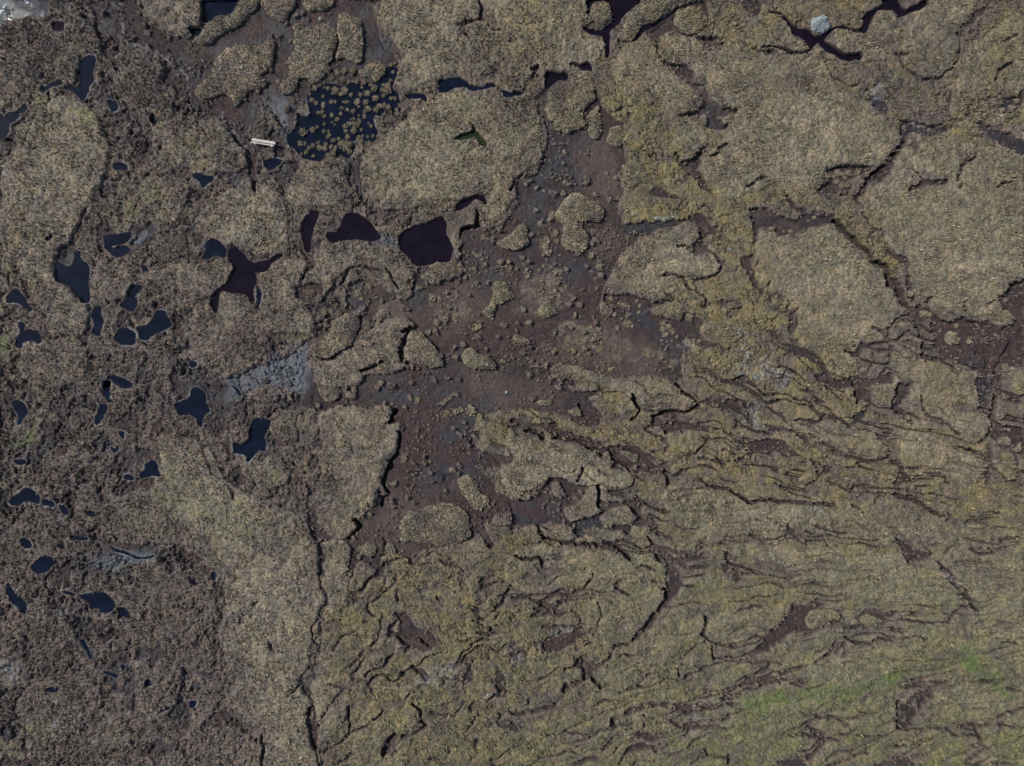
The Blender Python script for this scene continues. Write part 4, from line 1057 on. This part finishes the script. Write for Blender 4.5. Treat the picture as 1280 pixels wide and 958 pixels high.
# materials
def nodes(name):
    m = bpy.data.materials.new(name); m.use_nodes = True; nt = m.node_tree
    return m, nt, nt.nodes['Principled BSDF']
def N(nt, t, **kw):
    n = nt.nodes.new(t)
    for k, v in kw.items():
        if k in n.inputs: n.inputs[k].default_value = v
        else: setattr(n, k, v)
    return n
def mat_ground(name, bump=.06, scale=6.0, gloss=True):
    m, nt, p = nodes(name); L = nt.links.new
    at = N(nt, 'ShaderNodeAttribute', attribute_name='tint'); tc = N(nt, 'ShaderNodeTexCoord')
    no = N(nt, 'ShaderNodeTexNoise', Scale=scale, Detail=4.0, Roughness=.7); L(tc.outputs['Object'], no.inputs['Vector'])
    mr = N(nt, 'ShaderNodeMapRange'); mr.inputs[1].default_value = .3; mr.inputs[2].default_value = .7; mr.inputs[3].default_value = .62; mr.inputs[4].default_value = 1.38
    L(no.outputs['Fac'], mr.inputs[0])
    vm = N(nt, 'ShaderNodeVectorMath', operation='SCALE'); L(at.outputs['Color'], vm.inputs[0]); L(mr.outputs[0], vm.inputs['Scale'])
    L(vm.outputs[0], p.inputs['Base Color'])
    bp = N(nt, 'ShaderNodeBump', Strength=1.0, Distance=bump); L(no.outputs['Fac'], bp.inputs['Height']); L(bp.outputs[0], p.inputs['Normal'])
    if gloss:
        w = N(nt, 'ShaderNodeAttribute', attribute_name='wet')
        r = N(nt, 'ShaderNodeMapRange'); r.inputs[3].default_value = .95; r.inputs[4].default_value = .5
        L(w.outputs['Fac'], r.inputs[0]); L(r.outputs[0], p.inputs['Roughness'])
        s = N(nt, 'ShaderNodeMapRange'); s.inputs[3].default_value = .12; s.inputs[4].default_value = .4
        L(w.outputs['Fac'], s.inputs[0]); L(s.outputs[0], p.inputs['Specular IOR Level'])
    else: p.inputs['Roughness'].default_value = .95; p.inputs['Specular IOR Level'].default_value = .1
    return m
def mat_blade(name):
    m, nt, p = nodes(name); L = nt.links.new
    at = N(nt, 'ShaderNodeAttribute', attribute_name='tint'); L(at.outputs['Color'], p.inputs['Base Color'])
    p.inputs['Roughness'].default_value = .8; p.inputs['Specular IOR Level'].default_value = .15
    return m
def mat_water(name, col, r=.07, sc=1.6, rip=.02):
    m, nt, p = nodes(name); L = nt.links.new
    tc = N(nt, 'ShaderNodeTexCoord'); no = N(nt, 'ShaderNodeTexNoise', Scale=sc, Detail=3.0); L(tc.outputs['Object'], no.inputs['Vector'])
    n2 = N(nt, 'ShaderNodeTexNoise', Scale=.35, Detail=4.0); L(tc.outputs['Object'], n2.inputs['Vector'])
    cr = N(nt, 'ShaderNodeValToRGB'); cr.color_ramp.elements[0].position = .4; cr.color_ramp.elements[1].position = .75
    cr.color_ramp.elements[0].color = col+(1,); cr.color_ramp.elements[1].color = tuple(c*1.7 for c in col)+(1,)
    L(n2.outputs['Fac'], cr.inputs[0]); L(cr.outputs[0], p.inputs['Base Color'])
    bp = N(nt, 'ShaderNodeBump', Strength=.35 if rip < .03 else 1.0, Distance=rip)
    p.inputs['Specular IOR Level'].default_value = .3 if rip < .03 else .8; L(no.outputs['Fac'], bp.inputs['Height']); L(bp.outputs[0], p.inputs['Normal'])
    p.inputs['Roughness'].default_value = r; p.inputs['IOR'].default_value = 1.33
    return m
MG = mat_ground('peat_and_turf'); MB_ = mat_blade('dry_grass'); MT = mat_ground('tussock_turf', .04, 9, False)
MW = {'b': mat_water('blue_bog_water', (.005, .008, .018)), 'p': mat_water('peaty_purple_water', (.008, .0055, .011)), 'r': mat_water('rippled_water', (.006, .009, .02), .05, 4.0, .05),
      'g': mat_water('mossy_water', (.018, .026, .010), .3)}
# ---------------------------------------------------------------- ground sheet
V = np.stack([X_(X), Y_(Y), Zh], -1).reshape(-1, 3)
me = mesh_np('bog_ground', V, grid_faces(*X.shape)[:, ::1], MG, ALB.reshape(-1, 3), WET.reshape(-1))
tag(link('ground', me), kind='structure', label='brown blanket bog with peat flats, gullies and grassy plateaus')
# far moor round the modelled ground, one coarse ring reaching the horizon
def ring():
    x0, x1, y0, y1 = X_(GX0)+.4, X_(GX1)-.4, Y_(GY1)+.4, Y_(GY0)-.4
    rad = [1, 1.25, 1.7, 2.6, 4.5, 9, 20, 60]; n = 96
    V = []
    for k, r in enumerate(rad):
        for i in range(n):
            t = i/n*4; s = int(t); f = t-s
            cx, cy = [(x0+(x1-x0)*f, y0), (x1, y0+(y1-y0)*f), (x1-(x1-x0)*f, y1), (x0, y1-(y1-y0)*f)][s]
            V.append((cx*r, cy*r, -.4 if k == 0 else -.3+.6*math.sin(i*1.7+k)))
    V = np.array(V); F = []
    for k in range(len(rad)-1):
        for i in range(n):
            j = (i+1) % n; F.append((k*n+i, k*n+j, (k+1)*n+j, (k+1)*n+i)[::-1])
    return V, np.array(F)
V, F = ring()
me = mesh_np('far_moor', V, F, MG, np.tile(COL['matrix']*.85, (len(V), 1)), np.zeros(len(V)))
tag(link('distant_ground', me), kind='structure')
# water
for lev, kind, label, b, d in POOLS:
    x, y = X[b], Y[b]
    keep = d > -2.4
    F = grid_faces(*x.shape, keep)
    if not len(F): continue
    V = np.stack([x, y, np.zeros_like(x)], -1).reshape(-1, 3)
    V, F = compact(V, F)
    cx, cy = V[:, 0].mean(), V[:, 1].mean()
    V = np.stack([(V[:, 0]-cx)*PX, -(V[:, 1]-cy)*PX, V[:, 2]], -1)
    tag(link('water', mesh_np('pool', V, F, MW[kind]), loc=(X_(cx), Y_(cy), lev)), kind='structure', label=label)
# ---------------------------------------------------------------- grass
def blades(px, py, z, col, size, n=6, seed=1, lean=(.10, -.05)):
    "tufts of narrow blades: px,py in photo pixels -> vertices in metres"
    r = np.random.default_rng(seed); M = len(px)
    a = r.uniform(0, 2*np.pi, (M, n)); sp = r.uniform(.35, 1.0, (M, n)); s = size[:, None]*r.uniform(.7, 1.25, (M, n))
    bx = X_(px)[:, None]+np.cos(a)*s*.15; by = Y_(py)[:, None]+np.sin(a)*s*.15
    tx = bx+np.cos(a)*s*sp*.8+lean[0]*s; ty = by+np.sin(a)*s*sp*.8+lean[1]*s
    h = s*(1.05-.55*sp)
    wx = -np.sin(a)*s*.17; wy = np.cos(a)*s*.17
    zz = z[:, None]+0*a
    V = np.stack([np.stack([bx-wx, by-wy, zz-.05], -1), np.stack([bx+wx, by+wy, zz-.05], -1),
                  np.stack([tx, ty, zz+h], -1)], 2).reshape(-1, 3)
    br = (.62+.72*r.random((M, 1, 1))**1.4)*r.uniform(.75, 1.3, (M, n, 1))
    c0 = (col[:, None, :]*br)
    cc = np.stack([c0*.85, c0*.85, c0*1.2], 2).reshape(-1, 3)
    F = np.arange(len(V)).reshape(-1, 3)
    return V, F, cc
HAGS = []
for l in lines(HAGT):
    h, pts, tile, label = l.split('|'); HAGS.append((float(h)*.82, smooth_poly(parse(pts, tile), True, 3), label))
step = 2.5
tx, ty = np.meshgrid(np.arange(-60, 1340, step), np.arange(-60, 1020, step))
tx = tx.ravel()+rng.uniform(-1.5, 1.5, tx.size); ty = ty.ravel()+rng.uniform(-1.5, 1.5, ty.size)
v = samp(VEG, tx, ty)
moss = np.maximum(samp(ZG['g'], tx, ty), .55*np.maximum(samp(ZG['o'], tx, ty), samp(ZG['y'], tx, ty)))
ok = (v > .8) & (rng.uniform(0, 1, v.size) > np.clip(moss, 0, .9)) & (samp(SL, tx, ty) < .45)
tx, ty = tx[ok], ty[ok]
nv = len(tx)
qx = rng.uniform(0, 1280, 60000); qy = rng.uniform(0, 958, 60000)
ok = (samp(VEG, qx, qy) < .3) & (samp(FLOOR, qx, qy) > .5) & (samp(SL, qx, qy) < .25) & (rng.random(60000) < .03+.75*ss(.5, .72, fbm(qx, qy, 20, 320, 3)))
qx, qy = qx[ok], qy[ok]; tx = np.r_[tx, qx]; ty = np.r_[ty, qy]
size = (.24+.24*rng.random(tx.size)**2)*(.7+.6*fbm(tx, ty, 40, 300, 2))*(.6+.8*vn(tx/9, ty/9, 301))
c = samp(ALB, tx, ty)*1.18; c[nv:] = COL['brown']*(.8+.7*rng.random((len(tx)-nv, 1))); size[nv:] *= .75
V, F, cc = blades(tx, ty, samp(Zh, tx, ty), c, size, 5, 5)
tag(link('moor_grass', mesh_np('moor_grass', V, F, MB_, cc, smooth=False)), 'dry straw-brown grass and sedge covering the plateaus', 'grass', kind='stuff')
print('tufts', len(tx))
# ---------------------------------------------------------------- separate hags
for k, (hh, q, label) in enumerate(HAGS):
    m = 5; st = .8
    x, y = np.meshgrid(np.arange(q[:, 0].min()-m, q[:, 0].max()+m, st), np.arange(q[:, 1].min()-m, q[:, 1].max()+m, st))
    x = x.astype(np.float32); y = y.astype(np.float32)
    ux, uy = warp(x, y, .8); d = sdf(ux, uy, q)
    base = float(np.median(samp(Zh, q[:, 0], q[:, 1])))-.02
    base = min(max(base, -1.0), -.15)
    if base > -.4: base = -.55
    top = base+hh*(1.0+.0*k)
    re = relief(x, y)
    prof = ss(-.5, .9, d)*.78+.22*ss(.5, 7, d)
    z = base-.35+(hh+.35)*prof+re*ss(.5, 2.5, d)*.8
    F = grid_faces(*x.shape, d > -1.6)
    veg = ss(.0, .9, d)
    zz = {kk: samp(ZG[kk], x, y) for kk in ZG}
    for kk in ('s', 'r', 't', 'm'): zz[kk] = zz[kk]*0
    col = albedo(x, y, zz, veg, 0*x, 0*x)
    col = mix(col, 'wall', (1-ss(-.2, .7, d)))
    cx, cy = q[:, 0].mean(), q[:, 1].mean()
    V = np.stack([(x-cx)*PX, -(y-cy)*PX, z-base], -1).reshape(-1, 3)
    V, F, col = compact(V, F, col.reshape(-1, 3))
    e = bpy.data.objects.new('peat_hag', None); C.objects.link(e); e.location = (X_(cx), Y_(cy), base)
    tag(e, label, 'peat hag', 'peat hags standing free in the flats and gullies')
    link('turf', mesh_np('turf', V, F, MG, col, np.zeros(len(V))), e)
    gx_, gy_ = np.meshgrid(np.arange(q[:, 0].min(), q[:, 0].max(), 2.3), np.arange(q[:, 1].min(), q[:, 1].max(), 2.3))
    gx_ = gx_.ravel()+rng.uniform(-1, 1, gx_.size); gy_ = gy_.ravel()+rng.uniform(-1, 1, gy_.size)
    a, b_ = warp(gx_, gy_, .8); dd = sdf(a, b_, q); s = dd > 1.0
    gx_, gy_, dd = gx_[s], gy_[s], dd[s]
    if not len(gx_): continue
    zt = base-.35+(hh+.35)*(ss(-.5, .9, dd)*.78+.22*ss(.5, 7, dd))+relief(gx_, gy_)*ss(.5, 2.5, dd)*.8
    zz = {kk: samp(ZG[kk], gx_, gy_) for kk in ZG}
    for kk in ('s', 'r', 't', 'm'): zz[kk] = zz[kk]*0
    cg = albedo(gx_, gy_, zz, np.ones(len(gx_)), 0*gx_, 0*gx_)*1.2
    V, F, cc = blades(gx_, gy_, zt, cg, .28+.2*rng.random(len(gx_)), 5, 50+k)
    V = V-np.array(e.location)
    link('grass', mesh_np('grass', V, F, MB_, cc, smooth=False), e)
# ---------------------------------------------------------------- grass tussocks
def tussock(seed):
    r = np.random.default_rng(seed); n, k = 18, 6; V = []; F = []
    for i in range(k):
        t = i/(k-1); rad = math.sin(t*math.pi/2)*.88 if i else .001
        for j in range(n):
            a = j/n*2*math.pi; w = 1+.16*math.sin(3*a+seed)+.10*math.sin(5*a+2*seed)+.08*r.normal()
            V.append((math.cos(a)*rad*w, math.sin(a)*rad*w, .62*math.cos(t*math.pi/2)**.8+.06*r.normal()*(i < k-1) - (.35 if i == k-1 else 0)))
    for i in range(k-1):
        for j in range(n): F.append((i*n+j, (i+1)*n+j, (i+1)*n+(j+1) % n, i*n+(j+1) % n))
    V = np.array(V); F = np.array(F)
    c = np.tile(COL['straw']*.75, (len(V), 1))*r.uniform(.75, 1.25, (len(V), 1))
    me = mesh_np('tussock_mound', V, F, MT, c, smooth=True)
    M = 40; a = r.uniform(0, 2*np.pi, M); q = np.sqrt(r.uniform(0, 1, M))
    px = np.cos(a)*q; py = np.sin(a)*q
    V, F, cc = blades(px/PX+638, 477-py/PX, .55*np.sqrt(1-q*q*.9), np.tile(COL['straw']*1.15, (M, 1)).astype(np.float32)*(1+.25*(1-q))[:, None], r.uniform(.4, .95, M), 6, seed, (.1, -.1))
    return me, mesh_np('tussock_grass', V, F, MB_, cc, smooth=False)
TM = [tussock(s) for s in (3, 8, 14, 21, 33)]
TL = {'pool': ('small straw tussock standing in the black water of the crowded pool', 'tussocks standing in the crowded pool'),
      'shore': ('straw tussock on the shore or shallow right-hand end of the crowded pool', 'tussocks round the shore of the crowded pool'),
      'flat': ('small tussock on the open peat flat between the pear-shaped, mushroom-shaped and ragged hags', 'tussocks of the central peat flat'),
      'bay': ('small tussock in the peat bay under the arc-edged plateau', 'tussocks in the bay under the arc-edged plateau'),
      'ring': ('small tussock in the grey hollow enclosed by the arched hag', 'tussocks in the hollow of the arched hag'),
      'south': ('small tussock on the southern peat between the shark-fin hag and red flat', 'tussocks of the southern peat'),
      'moat': ('small tussock in or beside the black water round the little round hag', 'tussocks by the little round hag'),
      'corner': ('small tussock in a dark hollow between plateaus at the upper right', 'tussocks in the upper right hollows'),
      'gully': ('small tussock on the purple floor of the gully at the far right', 'tussocks in the far right gully')}
TB = {}
for l in lines(TUSST):
    grp, tile, items = l.split('|'); TB.setdefault(grp, []).extend(parse(items, tile[1:]).tolist())
TB = {k: np.array(v) for k, v in TB.items()}
def where(grp, p):
    B = TB[grp]; u = (p-B.min(0))/(np.ptp(B, axis=0)+1e-6)
    v = 'upper' if u[1] < .34 else 'lower' if u[1] > .66 else 'middle'
    h = 'left' if u[0] < .34 else 'right' if u[0] > .66 else 'centre'
    return v+' '+h
PLACE = {'pool': 'black water in the {} of the crowded pool', 'shore': 'shore of the crowded pool, {} of its fringe', 'flat': 'open central peat flat, {} of it',
         'bay': 'peat bay under the arc-edged plateau, {} of it', 'ring': 'grey hollow inside the arched hag, {} of it', 'south': 'southern peat before the red flat, {} of it',
         'moat': 'moat round the little round hag, {} of it', 'corner': 'dark hollows between the upper right plateaus, {} of them', 'gully': 'purple gully floor at the far right, {} of it'}
for l in lines(TUSST):
    grp, tile, items = l.split('|')
    for it in items.split():
        a, b_, r_ = it.split(','); p = parse(a+','+b_, tile[1:])[0]
        sc = {'z8': 6.387, 'z7': 5.32}.get(tile[1:], 3.99)
        rad = float(r_)/sc*PX*(1.05 if grp != 'shore' else .85)
        k = int(rng.integers(0, len(TM)))
        z = float(samp(Zh, p[0], p[1])); z = max(z, -.71) if grp in ('pool', 'shore') else z
        e = bpy.data.objects.new('grass_tussock', None); C.objects.link(e)
        e.location = (X_(p[0]), Y_(p[1]), z-.02); s = rad
        e.scale = (s*rng.uniform(.9, 1.15), s*rng.uniform(.85, 1.1), s*rng.uniform(.8, 1.1)); e.rotation_euler = (0, 0, rng.uniform(0, 6.28))
        fr = float(r_)/sc
        tag(e, ('tiny' if fr < 2.05 else 'broad' if fr > 3.1 else 'medium')+' tussock, '+PLACE[grp].format(where(grp, p)), 'grass tussock', TL[grp][1])
        link('mound', TM[k][0], e); link('grass', TM[k][1], e)
# ---------------------------------------------------------------- stones
def stone_mat():
    m, nt, p = nodes('pale_stone'); L = nt.links.new
    tc = N(nt, 'ShaderNodeTexCoord'); no = N(nt, 'ShaderNodeTexNoise', Scale=4.0, Detail=6.0, Roughness=.8); L(tc.outputs['Object'], no.inputs['Vector'])
    cr = N(nt, 'ShaderNodeValToRGB'); cr.color_ramp.elements[0].position = .35; cr.color_ramp.elements[1].position = .65
    cr.color_ramp.elements[0].color = (.06, .08, .075, 1); cr.color_ramp.elements[1].color = (.42, .46, .50, 1)
    L(no.outputs['Fac'], cr.inputs[0]); L(cr.outputs[0], p.inputs['Base Color']); p.inputs['Roughness'].default_value = .85
    bp = N(nt, 'ShaderNodeBump', Strength=.8, Distance=.1); L(no.outputs['Fac'], bp.inputs['Height']); L(bp.outputs[0], p.inputs['Normal'])
    return m
MS = stone_mat()
def rock(rx, ry, h, seed):
    bm = bmesh.new(); bmesh.ops.create_icosphere(bm, subdivisions=3, radius=1)
    r = random.Random(seed); cuts = [Vector((r.gauss(0, 1), r.gauss(0, 1), r.gauss(0, 1))).normalized() for _ in range(9)]
    for v_ in bm.verts:
        d = v_.co.normalized(); k = 1.0
        for c_ in cuts:
            t = d.dot(c_)
            if t > .72: k = min(k, .72/t)
        k *= 1+.22*mnoise.noise(d*2.3+Vector((seed, 0, 0)))+.14*mnoise.noise(d*7)
        v_.co = Vector((d.x*rx*k, d.y*ry*k, max(d.z, -.3)*h*k))
    me = bpy.data.meshes.new('stone'); bm.to_mesh(me); bm.free(); me.materials.append(MS); return me
for px, py, rx, ry, name, lab in (
    (1025, 27, 14, 12.5, 'boulder', 'large pale blue-grey boulder between dark pools at the upper right'),
    (144, 70, 2.2, 1.8, 'stone', 'small white stone at the foot of the dark gully top left'),
    (1028, 237, 1.6, 1.3, 'stone', 'small white stone in the tussocky hollow below the big right plateau'),
    (912, 310, 2.2, 2.0, 'stone', 'small white stone east of the arc-edged plateau'),
    (740, 421, 1.7, 1.4, 'stone', 'upper one of two white stones in the central moss flat'),
    (742, 432, 2.2, 1.8, 'stone', 'lower one of two white stones in the central moss flat'),
    (678, 235, 1.6, 1.5, 'stone', 'small pale stone in the grey northern part of the peat basin'),
    (885, 137, 1.5, 1.3, 'stone', 'small pale stone in the grey channel of the large plateau'),
    (398, 20, 3.2, 3.0, 'stone', 'round grey stone at the peat fork near the top'),
    (632, 489, 2.4, 2.2, 'stone', 'whitish stone on the peat north of the mossy ridge'),
    (20, 736, 1.8, 1.4, 'stone', 'tiny white stone beside the black finger-shaped pool'),
    (234, 82, 2.6, 2.0, 'stone', 'pale brown stone by the rivulet in the red peat'),
    (579, 542, 1.5, 1.2, 'stone', 'little pale stone on the red peat flat')):
    o = link(name, rock(rx*PX, ry*PX, (rx+ry)*PX*.36, int(px)), loc=(X_(px), Y_(py), float(max(samp(Zh, px, py), -.6))))
    tag(o, lab, name)
# ---------------------------------------------------------------- plank footbridge
def wood():
    m, nt, p = nodes('bleached_wood'); L = nt.links.new
    tc = N(nt, 'ShaderNodeTexCoord'); mp = N(nt, 'ShaderNodeMapping'); mp.inputs['Scale'].default_value = (1.2, 18, 6)
    no = N(nt, 'ShaderNodeTexNoise', Scale=2.0, Detail=5.0); L(tc.outputs['Object'], mp.inputs[0]); L(mp.outputs[0], no.inputs['Vector'])
    cr = N(nt, 'ShaderNodeValToRGB'); cr.color_ramp.elements[0].position = .3; cr.color_ramp.elements[1].position = .7
    cr.color_ramp.elements[0].color = (.30, .28, .24, 1); cr.color_ramp.elements[1].color = (.74, .72, .67, 1)
    L(no.outputs['Fac'], cr.inputs[0]); L(cr.outputs[0], p.inputs['Base Color']); p.inputs['Roughness'].default_value = .7
    return m
MWD = wood()
def plank(sx, sy, sz, parent, loc, rz):
    bm = bmesh.new(); bmesh.ops.create_cube(bm, size=1)
    bmesh.ops.subdivide_edges(bm, edges=[e_ for e_ in bm.edges if abs((e_.verts[0].co-e_.verts[1].co).x) > .5], cuts=8)
    for v_ in bm.verts: v_.co = Vector((v_.co.x*sx, v_.co.y*sy+.01*math.sin(v_.co.x*7), v_.co.z*sz+.03*(v_.co.x*v_.co.x)))
    bmesh.ops.bevel(bm, geom=[e_ for e_ in bm.edges], offset=.006, segments=1, affect='EDGES', clamp_overlap=True) if False else None
    me = bpy.data.meshes.new('plank'); bm.to_mesh(me); bm.free(); me.materials.append(MWD)
    return me
e = bpy.data.objects.new('plank_footbridge', None); C.objects.link(e)
bx, by = 290+628/16, 150+432/16
e.location = (X_(bx), Y_(by), .42); e.rotation_euler = (0, math.radians(1.5), math.radians(-8.7))
tag(e, 'two bleached planks laid side by side as a footbridge over the peat channel', 'footbridge')
o = link('plank', plank(3.65, .40, .06, e, None, 0), e, (0.03, .12, 0)); o['label'] = 'wider upper plank'
o = link('plank', plank(3.55, .17, .06, e, None, 0), e, (-.09, -.29, -.01)); o['label'] = 'narrow lower plank'
for s in (-1.35, 1.3): link('bearer', plank(.16, .95, .10, e, None, 0), e, (s, -.06, -.085))
for s, t in ((-1.35, .3), (-1.35, -.4), (1.3, .3), (1.3, -.4)): link('post', plank(.1, .1, 1.1, e, None, 0), e, (s+.14, t, -.6))
